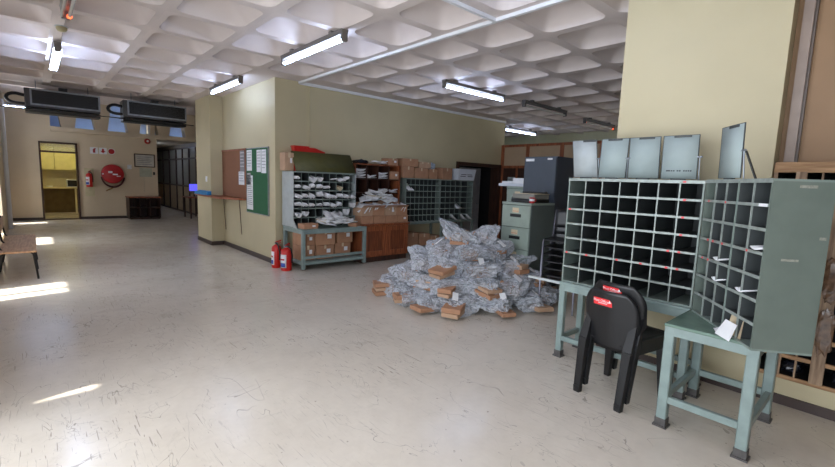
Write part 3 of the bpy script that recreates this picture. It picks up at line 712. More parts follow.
# papers in the wing case
def place_local(t, x, y, z): return t.matrix_basis @ Vector((x, y, z))
def wing_paper(x, row, label, w_=.085, ang=0, tilt=7):
    z = hs2[row-1]+.024 if row > 0 else .03
    p = Matrix.LocRotScale(Vector((cen.x, cen.y, MZ)), Matrix.Rotation(wa, 3, 'Z'), None) @ Vector((x, -Dg/2+.058, z))
    o = link('envelope', envelope_mesh('envelope', w_, .13, .006, PAPER, .012), None, p, (R(tilt), 0, wa+R(ang)))
    tag(o, label, 'envelope', 'papers in the angled case')
wing_paper(-.1, 3, 'white paper poking out of the third wing column')
wing_paper(-.09, 2, 'white paper low in the third wing column')
wing_paper(.3, 4, 'white envelope in the last wing column at mid height')
wing_paper(.2, 2, 'white envelope in the fourth wing column above the open letter')
t = thing('open_envelope', 'opened brown and white envelope propped on the green wing table top', 'envelope', (-.605, 3.03, MZ+.004), wa)
def plate(a, b, c_, d_, m_, nm):
    P = [Vector(p) for p in (a, b, c_, d_)]; nn = (P[1]-P[0]).cross(P[3]-P[0]).normalized()*.0015
    MB().add([p+nn for p in P]+[p-nn for p in P], [(0,1,2,3),(7,6,5,4),(0,4,5,1),(1,5,6,2),(2,6,7,3),(3,7,4,0)]).build(nm, m_, t)
plate((-.03, -.04, 0), (.11, -.03, 0), (.115, .0, .1), (-.0, -.005, .1), PAPER, 'front_sheet')
plate((-.06, .03, .0), (.08, .04, .0), (.06, .06, .125), (-.05, .05, .13), PAPER2, 'brown_sheet')
plate((-.12, -.01, .003), (-.03, -.035, .003), (.0, .035, .04), (-.1, .045, .03), PAPER, 'flap')

# ------------------------------------------------------------------ black plastic chairs (two stacked)
def plastic_chair(name, label):
    t = thing(name, label, 'chair', (0, 0, 0), 0, 'black plastic chairs stacked at the sorting desk')
    def back(u, v):
        s_ = 2*u-1; z = .39+.43*v
        hw = .13+.08*max(0, min(1, (v-.12)/.22))**.8
        if v > .66: hw = .21*math.sqrt(max(.02, 1-((v-.66)/.36)**2*.72))
        x = s_*hw; y = -.20-.055*v+.055*(s_*hw/.2)**2
        return (x, y, z)
    MB().sheet(back, 14, 18, .014).build('backrest', BLACKP, t)
    def seat(u, v):
        s_ = 2*u-1; hw = .2+.025*v; y = -.2+.42*v
        z = .44-.018*(1-s_*s_)*math.sin(math.pi*min(1, v*1.05))-(.03*max(0, (v-.88)/.12)**2)
        return (s_*hw, y, z)
    MB().sheet(seat, 10, 12, .014).build('seat', BLACKP, t)
    for s_ in (-1, 1):
        g = MB(); g.bar((s_*.172, -.176, .62), (s_*.175, -.222, .42), .045, .006, .065, .045, ref=(0, 1, 0)).bar((s_*.175, -.225, .42), (s_*.168, -.265, 0), .065, .045, .042, .036, ref=(0, 1, 0))
        g.bar((s_*.168, -.2652, .05), (s_*.1675, -.266, 0), .05, .044, .046, .04, ref=(0, 1, 0))
        g.bar((s_*.15, -.235, .4), (s_*.148, -.274, .04), .01, .03, .008, .02, ref=(0, 1, 0)).bar((s_*.2, -.235, .4), (s_*.188, -.274, .04), .01, .03, .008, .02, ref=(0, 1, 0))
        g.build('leg', BLACKP, t)
        g = MB(); g.bar((s_*.2, .17, .435), (s_*.225, .2, 0), .065, .05, .042, .038, ref=(0, 1, 0)); g.build('leg', BLACKP, t)
        MB().bar((s_*.2, -.2, .425), (s_*.215, .19, .425), .02, .05, .02, .05).build('side_skirt', BLACKP, t)
    MB().bar((-.2, .205, .415), (.2, .205, .415), .02, .05).build('front_skirt', BLACKP, t)
    return t
def chair_sticker(t, shape, x, z):
    # sits on the back surface (local -y side)
    yb = -.20-.055*((z-.39)/.43)-.0085
    sl = math.atan2(.055, .43)
    M_ = Matrix.Translation((x, yb+.001, z)) @ Matrix.Rotation(sl, 4, 'X') @ Matrix.Rotation(R(90), 4, 'X')
    w2, h2 = .072, .026
    poly = [(-w2, -h2), (w2, -h2), (w2, h2*.2), (w2*.72, h2), (-w2, h2)] if shape else [(-w2, -h2), (w2*1.05, -h2), (w2*1.05, h2*.1), (w2*.75, h2*.25), (w2*.72, h2), (-w2, h2)]
    mb = MB().prism(poly, 0, .003, 'z'); mb.v = [tuple(M_ @ Vector(v)) for v in mb.v]
    s_ = mb.build('sticker', REDST, t); s_['label'] = 'red sticker with white lettering'
    lettering('Post Office', .0265, PAPER, s_, M_ @ Matrix.Translation((-.012, .006, .0035)), 'sticker_lettering')
    p = MB().prism([(.047, .0), (.066, .004), (.06, .012), (.05, .016)], .003, .0042, 'z').prism([(.05, .017), (.06, .013), (.056, .022)], .003, .0042, 'z')
    for k in range(8): p.prism([(-.035+k*.009, -.012), (-.028+k*.009, -.012), (-.028+k*.009, -.007), (-.035+k*.009, -.007)], .003, .0042, 'z')
    p.v = [tuple(M_ @ Vector(v)) for v in p.v]; p.build('sticker_mark', PAPER, s_)
c1 = plastic_chair('plastic_chair', 'lower black plastic chair of the stacked pair at the sorting desk')
c2 = copy_tree(c1); c2['label'] = 'upper black plastic chair nested on top of the stacked pair'
cr_ = R(-9)
def cpos(dx, dy, dz): return Vector((-1.275, 3.27, 0))+Matrix.Rotation(cr_, 3, 'Z') @ Vector((dx, dy, dz))
c1.location = cpos(0, 0, 0); c1.rotation_euler = (0, 0, cr_)
c2.location = cpos(.012, .055, .055); c2.rotation_euler = (0, 0, cr_)
chair_sticker(c1, True, -.03, .735); chair_sticker(c2, False, -.01, .765)

# ------------------------------------------------------------------ rough pigeonhole rack right of the pillar
t = thing('wooden_rack', 'rough wooden pigeonhole rack with dark openings at the right wall', 'rack', (0, 4.06, 0))
xr0, xr1 = -.64, 1.6
WPV = wood('rough_pale_wood_v', (120, 96, 76), (178, 150, 122), 2, rough=.7)
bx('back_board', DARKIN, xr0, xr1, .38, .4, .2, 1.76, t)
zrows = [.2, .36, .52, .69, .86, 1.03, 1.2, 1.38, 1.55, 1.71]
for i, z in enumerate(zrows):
    o = bx('shelf_plank', DARKIN, xr0, xr1, .02, .38, z, z+.02, t)  # inner planks coloured near-black to put deep shade into the openings
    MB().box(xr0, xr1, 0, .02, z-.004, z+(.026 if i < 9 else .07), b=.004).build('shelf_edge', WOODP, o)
cols = []; x = xr0
rr = random.Random(3)
wd = [.025, .06, .012, .075, .02, .05, .014, .06, .02]
sp = [.125, .075+.06, .085, .155, .13, .12, .1, .14]
k = 0
while x < xr1:
    w_ = wd[k % 9]
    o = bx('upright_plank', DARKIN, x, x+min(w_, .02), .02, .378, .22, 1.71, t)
    MB().box(x, x+w_, -.006 if w_ > .04 else .004, .02, .22, 1.712, b=.003).build('upright_edge', WPV, o)
    x += sp[k % 8]; k += 1
def crumple(name, sx, sy, sz, material, seed, n=18, mm=12, amp=.25, freq=2.2, e=.6, loose=0):
    V = []; Fs = []
    def sp(c): return math.copysign(abs(c)**e, c)
    for j in range(mm+1):
        la = -math.pi/2+math.pi*j/mm
        for i in range(n):
            lo = 2*math.pi*i/n
            d_ = Vector((sp(math.cos(lo))*sp(math.cos(la)), sp(math.sin(lo))*sp(math.cos(la)), sp(math.sin(la))))
            k = noise.turbulence(d_*freq+Vector((seed*7.3, seed*3.1, seed)), 3, True)
            s_ = 1+amp*(k-.5)*1.6
            p = Vector((d_.x*sx*s_, d_.y*sy*s_, d_.z*sz*s_))
            if loose and d_.x > .55:
                q = (d_.x-.55)/.45; p.x += loose*q; p.z *= 1-.45*q; p.y *= 1+.15*q*math.sin(lo*5+seed)
            V.append(p)
    for j in range(mm):
        for i in range(n): Fs.append((j*n+i, j*n+(i+1) % n, (j+1)*n+(i+1) % n, (j+1)*n+i))
    mb = MB().add(V, Fs, False); return mb.mesh(name, material)
for k, (x, z, lab) in enumerate(((-.4, .275, 'dark plastic wrapped bundle stuffed low in the wooden rack, left'), (-.12, .275, 'dark plastic wrapped bundle stuffed low in the wooden rack, right'))):
    tag(link('wrapped_bundle', crumple('wrapped_bundle', .065, .12, .045, BAGBLK, 3+k), None, (x, 4.2, z+.012)), lab, 'bundle', 'wrapped bundles in the rack')
for k, (x, z) in enumerate(((-.245, .62), (-.25, .98))):
    tag(link('tape_wrap', crumple('tape_wrap', .045, .012, .16, mat('brown_tape_film', (120, 92, 70), .15, var=.2, scale=30), 9+k), None, (x, 4.035, z)), ['brown packing tape film hanging on the rack batten, lower', 'brown packing tape film hanging on the rack batten, upper'][k], 'tape', 'tape film on the rack')

# ------------------------------------------------------------------ boxes and letters helpers
def carton(loc, sx, sy, sz, label, rz=0, open_=False, material=None, group=None, tape=True, lab=True):
    t = thing('cardboard_box', label, 'box', loc, rz, group); m_ = material or CARD
    if open_:
        h = .006; b_ = MB().box(-sx/2, sx/2, -sy/2, sy/2, 0, h).box(-sx/2, sx/2, -sy/2, -sy/2+h, h, sz).box(-sx/2, sx/2, sy/2-h, sy/2, h, sz).box(-sx/2, -sx/2+h, -sy/2+h, sy/2-h, h, sz).box(sx/2-h, sx/2, -sy/2+h, sy/2-h, h, sz)
        b_.build('carton', m_, t)
        for a, b, c_, d_ in (((sx/2, -sy/2, sz), (sx/2, sy/2, sz), (sx/2+.07, sy/2, sz+.05), (sx/2+.07, -sy/2, sz+.05)), ((-sx/2, -sy/2, sz), (-sx/2, sy/2, sz), (-sx/2-.05, sy/2, sz+.09), (-sx/2-.05, -sy/2, sz+.09))):
            MB().add([a, b, c_, d_]+[(p[0], p[1], p[2]-.004) for p in (a, b, c_, d_)], [(0,1,2,3),(7,6,5,4),(0,4,5,1),(1,5,6,2),(2,6,7,3),(3,7,4,0)]).build('flap', m_, t)
    else:
        MB().box(-sx/2, sx/2, -sy/2, sy/2, 0, sz, b=.004).build('carton', m_, t)
        if tape: bx('tape', TAPE, -sx/2-.001, sx/2+.001, -.02, .02, sz*.72, sz+.001, t)
        MB().box(-sx/2-.0005, sx/2+.0008, -sy/2-.0005, sy/2+.0005, sz-.004, sz-.001).build('lid_seam', mat('carton_seam', (120, 86, 62), .8), t)
    if lab: bx('shipping_label', PAPER, sx/2, sx/2+.0015, sy*.08, sy*.3, sz*.42, sz*.7, t)
    return t
ENV = [envelope_mesh('envelope', .22, .11, .004, PAPER, .004), envelope_mesh('envelope', .23, .16, .012, PAPER, .008), envelope_mesh('envelope', .24, .12, .018, PAPER, .03), envelope_mesh('envelope', .2, .1, .006, PAPER2, .006)]
def heap(cx_, cy_, z0, lx, ly, hz, n, label, group, seed, cat='envelope'):
    r_ = random.Random(seed)
    for k in range(n):
        u, v = r_.uniform(-1, 1), r_.uniform(-1, 1)
        h = hz*max(0, 1-.75*max(abs(u), abs(v)))*r_.uniform(.5, 1)
        o = link('envelope', ENV[r_.choice((0, 1, 1, 2, 2, 0, 3))], None, (cx_+u*lx, cy_+v*ly, z0+.012+h+.001*k), (r_.uniform(-.35, .35)*(1 if h > .03 else .1), r_.uniform(-.35, .35)*(1 if h > .03 else .1), r_.uniform(0, 3.1)))
        tag(o, label, cat, group)

# ------------------------------------------------------------------ grey mail table and pigeonhole case on wall_mail
RZ90 = R(90)      # local -Y front turned to face +X
t = thing('mail_table', 'grey steel table under the olive-lidded pigeonhole case', 'table', (-6.80, 3.89, 0), RZ90)
steel_table(t, 1.28, .74, .70, TABLEM, TABLEM, leg=.06, rail=.1, feet=False, shelf=True)
bx('foot_rail', TABLEM, -.58, .58, -.35, -.31, .2, .24, t)
mc = thing('mail_sorting_case', 'grey pigeonhole case stuffed with curled letters, olive board on top', 'pigeonhole case', (-6.975, 3.87, .70), RZ90)
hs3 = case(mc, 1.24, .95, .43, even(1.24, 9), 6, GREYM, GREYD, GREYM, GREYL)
MB().prism([(-.215, 0), (-.215, .12), (-.34, .0)], -.62, -.606, 'x').build('side_brace', GREYL, mc)
o = MB().sheet(lambda u, v: (-.56+1.18*u, -.2+.2*v, .955+.33*v), 2, 2, .018).build('olive_board', OLIVE, mc)
MB().tube([(0, .0, 1.2), (0, .2, .952)], .008, 6).build('prop', STEEL, o)
# letters curled into the pigeonholes
def curl_mesh(kind, seed):
    r_ = random.Random(seed)
    w_ = .104
    if kind == 0: fn = lambda u, v: ((u-.5)*w_, -.15+.22*v, .012+.09*(abs(2*u-1)**1.6))
    elif kind == 1: fn = lambda u, v: ((u-.5)*w_*.92, -.16+.22*v, .03+.062*u+.012*math.sin(u*6))
    else: fn = lambda u, v: ((u-.5)*w_*.9, -.14+.2*v, .045+.04*(1-(2*u-1)**2))
    return MB().sheet(fn, 8, 2, .03 if kind != 2 else .05).mesh('letter_bundle', PAPER)
CURL = [curl_mesh(k, k) for k in range(3)]
CURLM = MB().sheet(lambda u, v: ((u-.5)*.105, -.11+.2*v, .01+.075*(abs(2*u-1)**1.4)), 8, 2, .014).mesh('letter_bundle', PAPER2)
full = {5: [0, 2, 3, 5, 6, 7], 4: [0, 1, 2, 3, 4, 6], 3: [0, 1, 2, 3, 4, 5, 6, 7, 8], 2: [0, 1, 2, 3, 4, 5, 6, 8], 1: [0, 1, 4, 6, 7], 0: []}
kk = 0
for row, cs in full.items():
    for c in cs:
        x = -.62+.012+(c+.5)*(1.24-.024)/9; z = .012+row*(.95-.024)/6+.012
        kk += 1
        me = CURLM if (row, c) == (4, 6) else CURL[(kk*5+c) % 3]
        p = mc.matrix_basis if False else Matrix.LocRotScale(Vector((-6.975, 3.87, .70)), Matrix.Rotation(RZ90, 3, 'Z'), None)
        rv = random.Random(kk*31); o = link('letter_bundle', me, None, p @ Vector((x+rv.uniform(-.008, .008), -.1-rv.uniform(0, .05), z)), (rv.uniform(-.12, .25), rv.uniform(-.12, .12), RZ90+rv.uniform(-.12, .12))); o.scale = (rv.uniform(.75, 1), 1, rv.uniform(.6, 1.15))
        tag(o, 'curled letters in the %s row down, %s hole from the corner side, olive-topped case' % (ORD[5-row], ORD[c]), 'letters', 'letters curled in the olive-topped case')
carton((-7.0, 3.25, 1.655), .2, .16, .3, 'small upright carton on the case beside the olive board', 0, material=CARD2)
t = thing('red_crate', 'red plastic crate standing behind the olive board', 'crate', (-7.13, 3.72, 1.653))
MB().prism([(-.27, 0), (.27, 0), (.3, .36), (.1, .42), (-.3, .42)], -.06, .06, 'x').build('body', RED, t); bx('rim', RED, -.07, .07, -.31, -.02, .42, .44, t)
carton((-6.56, 3.42, .702), .2, .27, .085, 'flat brown carton at the corner end of the mail table', R(4), tape=False)
heap(-6.6, 3.98, .702, .13, .3, .2, 44, 'white letter lying in the loose heap on the grey mail table', 'loose letters heaped on the mail table', 5)
carton((-6.55, 4.33, .702), .16, .2, .07, 'small torn carton at the cabinet end of the mail table', R(35), tape=False, lab=False)
cz = .16
carton((-6.72, 3.42, cz), .34, .24, .25, 'bottom carton of the stack behind the mail table leg', 0)
carton((-6.72, 3.42, cz+.252), .32, .24, .2, 'upper carton topped with papers behind the mail table leg', R(3))
heap(-6.7, 3.42, cz+.455, .06, .05, .03, 6, 'paper lying on the stacked carton under the mail table', 'papers on the carton under the mail table', 8)
carton((-6.74, 3.75, cz), .36, .34, .24, 'lower left carton of the four under the mail table', 0)
carton((-6.72, 3.75, cz+.242), .38, .37, .26, 'upper left carton of the four under the mail table', R(-3))
carton((-6.76, 4.12, cz), .34, .33, .25, 'lower right carton of the four under the mail table', 0)
carton((-6.74, 4.14, cz+.252), .36, .33, .25, 'upper right carton of the four under the mail table', R(3))

# ------------------------------------------------------------------ wooden cabinet with open shelf unit above
t = thing('wooden_cabinet', 'low red-brown wooden cabinet with two panelled sliding doors', 'cabinet', (-6.85, 5.05, 0), RZ90)
bx('body', WOODR, -.555, .555, -.32, .33, .1, .7, t); bx('plinth', WOODD, -.54, .54, -.3, .33, 0, .1, t); bx('cabinet_top', WOODR, -.57, .57, -.36, .33, .7, .73, t, .005)
for s_ in (-1, 1):
    dd = MB(); a, b = (-.53, .0) if s_ < 0 else (.0, .53); y0 = -.345 if s_ > 0 else -.335
    dd.box(a, b, y0, y0+.02, .13, .21).box(a, b, y0, y0+.02, .59, .68).box(a, a+.09, y0, y0+.02, .21, .59).box(b-.09, b, y0, y0+.02, .21, .59)
    do = dd.build('door', WOODR, t); bx('door_panel', wood('dark_panel_wood', (88, 44, 26), (132, 72, 42), 2), a+.09, b-.09, y0+.012, y0+.02, .21, .59, do)
    MB().lathe([(.018, -.0), (.018, .004)], 12, (0, 0, 0)).build('finger_pull', DARKIN, do).location = (a+.045 if s_ < 0 else b-.045, y0-.001, .42)
ws = thing('wooden_shelf_unit', 'open red-brown wooden shelf unit full of mail on the cabinet', 'shelves', (-7.06, 5.11, .732), RZ90)
bx('back', WOODD, -.54, .54, .15, .165, 0, 1.1, ws)
for s_ in (-1, 1): bx('side', WOODR, s_*.54-.012, s_*.54+.012, -.16, .165, 0, 1.12, ws)
for k in (1, 2, 3): bx('upright', WOODD, -.54+k*.27-.008, -.54+k*.27+.008, -.15, .15, .02, 1.1, ws)
for z in (0, .28, .55, .82, 1.1): bx('shelf', WOODR if z > 1 else WOODD, -.528, .528, -.158, .15, z, z+.018, ws)
Mws = Matrix.LocRotScale(Vector((-7.06, 5.11, .732)), Matrix.Rotation(RZ90, 3, 'Z'), None)
r_ = random.Random(12)
for c, z, n, nm in ((0, .84, 7, 'top left'), (1, .84, 2, 'top, second from left'), (2, .84, 5, 'top, third from left'), (0, .57, 0, ''), (3, .57, 2, 'second row right'), (2, .57, 3, 'second row, third from left')):
    for k in range(n):
        o = link('letter_stack', ENV[1+k % 2], None, Mws @ Vector((-.405+c*.27, -.06, z+.012+.026*k)), (r_.uniform(-.05, .05), 0, RZ90+r_.uniform(-.3, .3))); tag(o, 'white mail stacked in the %s opening of the wooden shelf unit' % nm, 'letters', 'mail in the %s shelf opening' % nm)
carton((-7.0, 5.5, .732+.84), .24, .22, .16, 'small carton in the top right opening of the wooden shelf unit', 0, tape=False)
carton((-7.02, 5.24, .732+.3), .24, .2, .2, 'carton deep in the lower shelf unit opening', 0, tape=False, lab=False)
carton((-7.05, 5.5, .732+1.12), .22, .27, .14, 'carton lying on top of the wooden shelf unit', R(3))
heap(-7.03, 5.2, .732+1.12, .05, .14, .07, 10, 'white envelope piled on top of the wooden shelf unit', 'envelopes on top of the shelf unit', 21)
t = thing('dark_satchel', 'flat dark bag on top of the wooden shelf unit', 'bag', (-7.05, 4.78, .732+1.12)); link('body', crumple('body', .1, .16, .04, BAGBLK, 4), t, (0, 0, .035)); MB().tube([(.02, -.08, .06), (.03, 0, .085), (.02, .08, .06)], .008, 6).build('handle', BLACKM, t)
for k in range(4):
    carton((-6.68, 4.62+k*.285, .732), .26, .275, .145, 'brown carton, %s along the bottom row on the wooden cabinet' % ORD[k], 0, tape=False, lab=k > 2)
for k in range(4):
    carton((-6.69, 4.61+k*.285, .879), .25, .265, .15, 'open brown carton, %s along the upper row on the wooden cabinet' % ORD[k], R((5, -6, 3, -5)[k]), open_=True, material=CARD if k % 2 else CARD2, lab=k == 2)
    rr = random.Random(40+k)
    for q in range(7):
        o = link('letter', ENV[rr.choice((0, 1, 2))], None, (-6.70+rr.uniform(-.05, .05), 4.61+k*.285-.085+.028*q, .98+rr.uniform(-.02, .05)+(.06 if k in (0, 1) else 0)), (R(90)+rr.uniform(-.35, .35), rr.uniform(-.3, .3), rr.uniform(-.25, .25)+RZ90*0))
        o.rotation_euler = (R(75)+rr.uniform(-.5, .5), rr.uniform(-.3, .3), rr.uniform(-.4, .4)); o.location.z = 1.0+rr.uniform(-.0, .03)
        tag(o, 'letter standing in the %s open carton on the wooden cabinet' % ORD[k], 'letters', 'letters in the %s open carton' % ORD[k])
heap(-6.78, 5.0, 1.05, .09, .36, .3, 44, 'letter in the big sliding heap above the open cartons', 'letters sliding over the open cartons', 33)

# ------------------------------------------------------------------ second pair of grey pigeonhole cases further along the wall
t = thing('steel_stand', 'dark grey steel stand with a low shelf under the two far cases', 'stand', (-7.03, 6.88, 0), RZ90)
bx('stand_top', GREYM, -1.08, 1.1, -.2, .2, .64, .68, t)
for x in (-1.05, .0, 1.05):
    for y in (-.17, .17): bx('leg', GREYM, x-.025, x+.025, y-.025, y+.025, 0, .64, t)
bx('low_shelf', GREYD, -1.03, 1.03, -.19, .19, .12, .15, t)
t = thing('far_sorting_case', 'dark grey pigeonhole case of eight columns beside the wooden cabinet', 'pigeonhole case', (-7.05, 6.33, .682), RZ90)
case(t, 1.0, .93, .3, even(1.0, 8), 7, GREYM, GREYD, GREYM)
t = thing('far_sorting_case', 'dark grey pigeonhole case with narrow and wide columns beside the dark doorway', 'pigeonhole case', (-7.05, 7.4, .682), RZ90)
case(t, 1.1, .93, .3, [-.39, -.23, -.07, .09, .13, .34], 7, GREYM, GREYD, GREYM)
for k, (y, z, lab) in enumerate(((5.92, 1.42, 'folded paper in the top left hole of the eight column case'), (7.42, 1.02, 'white paper sticking out halfway down the narrow column case'), (7.3, .74, 'letter in the bottom row of the narrow column case'), (7.62, .74, 'folded newspaper in the bottom row of the wide columns'), (7.82, .74, 'letter in the bottom right hole by the doorway'))):
    tag(link('folded_letter', ENV[1], None, (-6.93, y, z), (0, R(35), R(90) if k > 1 else 0)), lab, 'letters', 'papers in the far cases')
zt = 1.614
for y, w_, h, d, lab in ((5.9, .3, .24, .26, 'lower carton at the shelf unit end of the far case top'), (6.27, .4, .22, .26, 'wide lower carton on the eight column case'), (6.62, .26, .21, .26, 'lower carton near the middle of the far case top'), (7.07, .34, .26, .24, 'carton standing alone beside the white crate')):
    carton((-7.05, y, zt), d, w_, h, lab, R(2), lab=False)
for y, w_, h, z, lab in ((5.98, .42, .16, 1.856, 'upper carton at the shelf unit end of the far case top'), (6.33, .2, .13, 1.836, 'small upper carton on the eight column case'), (6.5, .14, .13, 1.836, 'narrow upper carton near the plastic packet')):
    carton((-7.06, y, z), .22, w_, h, lab, R(-3), lab=False, material=CARD2 if w_ < .3 else CARD)
tag(link('plastic_packet', crumple('plastic_packet', .1, .1, .07, mat('blue_white_film', (170, 182, 196), .2, var=.15, scale=14), 6), None, (-7.05, 6.64, 1.9)), 'crumpled blue-white plastic packet on the far case boxes', 'packet')
t = thing('plastic_crate', 'white plastic crate with dark print on top of the far case', 'crate', (-7.02, 7.68, zt), RZ90)
def crate_side():
    mb = MB(); a0, b0, a1, b1, h = .27, .13, .31, .16, .26
    P = lambda a, b, z: [(-a, -b, z), (a, -b, z), (a, b, z), (-a, b, z)]
    V = P(a0, b0, 0)+P(a1, b1, h)+P(a1-.01, b1-.01, h)+P(a0-.01, b0-.01, .01)
    Fs = [(3,2,1,0)]+[(k, (k+1) % 4, 4+(k+1) % 4, 4+k) for k in range(4)]+[(4+k, 4+(k+1) % 4, 8+(k+1) % 4, 8+k) for k in range(4)]+[(8+k, 8+(k+1) % 4, 12+(k+1) % 4, 12+k) for k in range(4)]+[(12,13,14,15)]
    return mb.add(V, Fs)
crate_side().build('body', CRATE, t)
for k in range(9): MB().bar((-.27+k*.0675, -.157, .25), (-.26+k*.065, -.15, .18), .012, .006).build('rib', CRATE, t)
p = MB()
for z, xs_ in ((.13, ((-.2, -.02), (.01, .18))), (.09, ((-.22, -.04), (.03, .2)))):
    for a, b in xs_: p.bar((a, -.131-.115*z-.002, z), (b, -.131-.115*z-.002, z), .002, .016)
p.build('faded_print', PRINT, t)
for k, (y, w_, h, lab) in enumerate(((6.05, .3, .3, 'carton on the low stand shelf nearest the wooden cabinet'), (6.4, .3, .26, 'carton in the middle of the low stand shelf'), (6.72, .28, .2, 'squat carton on the low stand shelf by the centre leg'))):
    carton((-7.03, y, .152), .3, w_, h, lab, R((3, -4, 8)[k]), lab=False)

# ------------------------------------------------------------------ doorway in the mail wall, back partition
d = MB(); d.box(-7.46, -7.2, 7.68, 7.76, 0, 2.06).box(-7.46, -7.2, 9.28, 9.4, 0, 2.06).box(-7.46, -7.2, 7.76, 9.28, 1.98, 2.06)
d2 = struct(d.build('door_2', WOODD))
lf = MB().box(0, .04, 0, 1.18, .01, 1.95).build('door_leaf', mat('grey_door_paint', (150, 150, 152), .5), d2); lf.location = (-7.44, 7.79, 0); lf.rotation_euler = (0, 0, R(7))
bx('door_handle', STEEL, .04, .08, 1.04, 1.1, 1.0, 1.03, lf)
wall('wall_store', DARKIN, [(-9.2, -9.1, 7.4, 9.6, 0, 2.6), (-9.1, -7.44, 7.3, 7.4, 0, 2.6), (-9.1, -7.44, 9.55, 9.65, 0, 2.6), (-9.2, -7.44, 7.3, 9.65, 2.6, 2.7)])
pt = thing('office_partition', 'wood framed office partition with tan panels behind the cabinets', 'partition', (0, 9.45, 0))
for x in (-7.2, -6.42, -5.47, -4.5, -3.55, -2.6, -1.75): bx('post', WOODR, x-.045, x+.045, -.04, .04, 0, 2.58, pt)
for z in (1.98, 2.52): bx('rail', WOODR, -7.2, -1.75, -.038, .038, z, z+.065, pt)
pp = [-7.2, -6.42, -5.47, -4.5, -3.55, -2.6, -1.75]
for a, b in zip(pp, pp[1:]): bx('upper_panel', PANELB, a+.045, b-.045, -.012, .012, 2.045, 2.52, pt)
for i, (a, b) in enumerate(zip(pp, pp[1:])):
    bx('lower_panel', WOODD if i == 0 else PANELB, a+.045, b-.045, -.012, .012, .0, 1.98, pt)
bx('door_notice', GREYL, -7.0, -6.7, -.016, -.012, 1.3, 1.75, pt)
bx('inner_post', WOODR, -6.75, -6.7, -.03, -.012, 0, 1.98, pt)
wall('wall_back_right', CREAM, [(-1.75, 6.2, 9.4, 9.5, 0, 3.6), (-.8, -.648, 4.75, 9.4, 0, 3.6)])

# ------------------------------------------------------------------ filing cabinets and cupboard
def filing_cabinet(label, loc, W, D, H, n, M_, side):
    t = thing('filing_cabinet', label, 'filing cabinet', loc)
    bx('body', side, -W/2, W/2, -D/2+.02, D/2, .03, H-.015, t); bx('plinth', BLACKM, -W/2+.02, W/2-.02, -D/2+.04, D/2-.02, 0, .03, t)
    bx('cabinet_top', M_, -W/2-.003, W/2+.003, -D/2-.003, D/2, H-.03, H, t, .004)
    dh = (H-.07)/n
    for k in range(n):
        z = .035+k*dh; dr = bx('drawer', M_, -W/2+.008, W/2-.008, -D/2, -D/2+.02, z+.004, z+dh-.004, t, .004)
        bx('recess_handle', BLACKM, -.09, .09, -D/2-.004, -D/2+.001, z+dh*.46, z+dh*.6, dr); bx('label_holder', PAPER2, -.055, .05, -D/2-.003, -D/2, z+dh*.66, z+dh*.88, dr)
        bx('label_rule', RED, -.05, .045, -D/2-.0036, -D/2-.003, z+dh*.72, z+dh*.735, dr)
    return t
FG = mat('pale_green_enamel', (146, 158, 147), .38, var=.04, scale=8)
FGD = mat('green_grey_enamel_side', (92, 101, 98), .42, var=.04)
filing_cabinet('pale green four-drawer filing cabinet behind the parcel pile', (-3.56, 5.33, 0), .48, .6, 1.305, 4, FG, FGD)
filing_cabinet('second pale green filing cabinet standing further back beside the dark cupboard', (-4.27, 6.35, 0), .45, .6, 1.52, 4, FG, FGD)
t = thing('paper_trays', 'stack of white trays and papers on the farther filing cabinet', 'trays', (-4.36, 6.3, 1.522))
bx('tray', CRATE, -.32, .26, -.25, .2, 0, .05, t, .008); bx('paper_stack', PAPER, -.28, .22, -.2, .15, .05, .085, t); bx('paper_bundle', PAPER, -.05, .2, -.2, .1, .085, .14, t)
t = thing('steel_cupboard', 'tall dark blue-grey steel cupboard behind the filing cabinet', 'cupboard', (-3.72, 6.02, 0))
bx('body', DARKC, -.28, .28, -.2, .3, .03, 1.99, t); bx('plinth', BLACKM, -.26, .26, -.18, .28, 0, .03, t)
dr = bx('door', DARKC, -.275, .275, -.222, -.2, .05, 1.98, t, .004)
bx('handle', STEEL, -.225, -.2, -.245, -.222, 1.2, 1.4, dr, .006); bx('lock', STEEL, -.235, -.19, -.232, -.222, 1.26, 1.34, dr)
bx('label_sheet', PAPER, -.25, -.1, -.224, -.222, 1.92, 1.96, dr); bx('label_sheet', PAPER, .13, .21, -.224, -.222, 1.94, 1.965, dr)
t = thing('desk_machine', 'old black and grey office machine on the filing cabinet with brown paper on it', 'office machine', (-3.56, 5.36, 1.306))
bx('base', BLACKM, -.19, .19, -.2, .2, 0, .05, t, .008); bx('housing', mat('beige_grey_plastic', (128, 126, 118), .5), -.185, .185, -.18, .2, .05, .12, t, .01)
bx('brown_paper', PAPER2, -.16, .2, -.15, .18, .121, .128, t); bx('platen', BLACKM, -.2, .2, .08, .14, .128, .155, t, .01)
MB().tube([(-.19, -.1, .03), (-.23, -.12, .06), (-.22, -.08, .1)], .006, 6).build('cord', BLACKM, t)
t = thing('mug', 'small red and white mug at the edge of the filing cabinet', 'mug', (-3.37, 5.12, 1.306)); MB().lathe([(.032, 0), (.036, .01), (.036, .08), (.03, .08), (.03, .01)], 16).build('cup', REDD, t); MB().lathe([(.0365, .03), (.0365, .06)], 16).build('white_band', PAPER, t)
MB().tube([(.034, 0, .065), (.06, 0, .055), (.06, 0, .03), (.034, 0, .02)], .005, 6).build('handle', REDD, t)

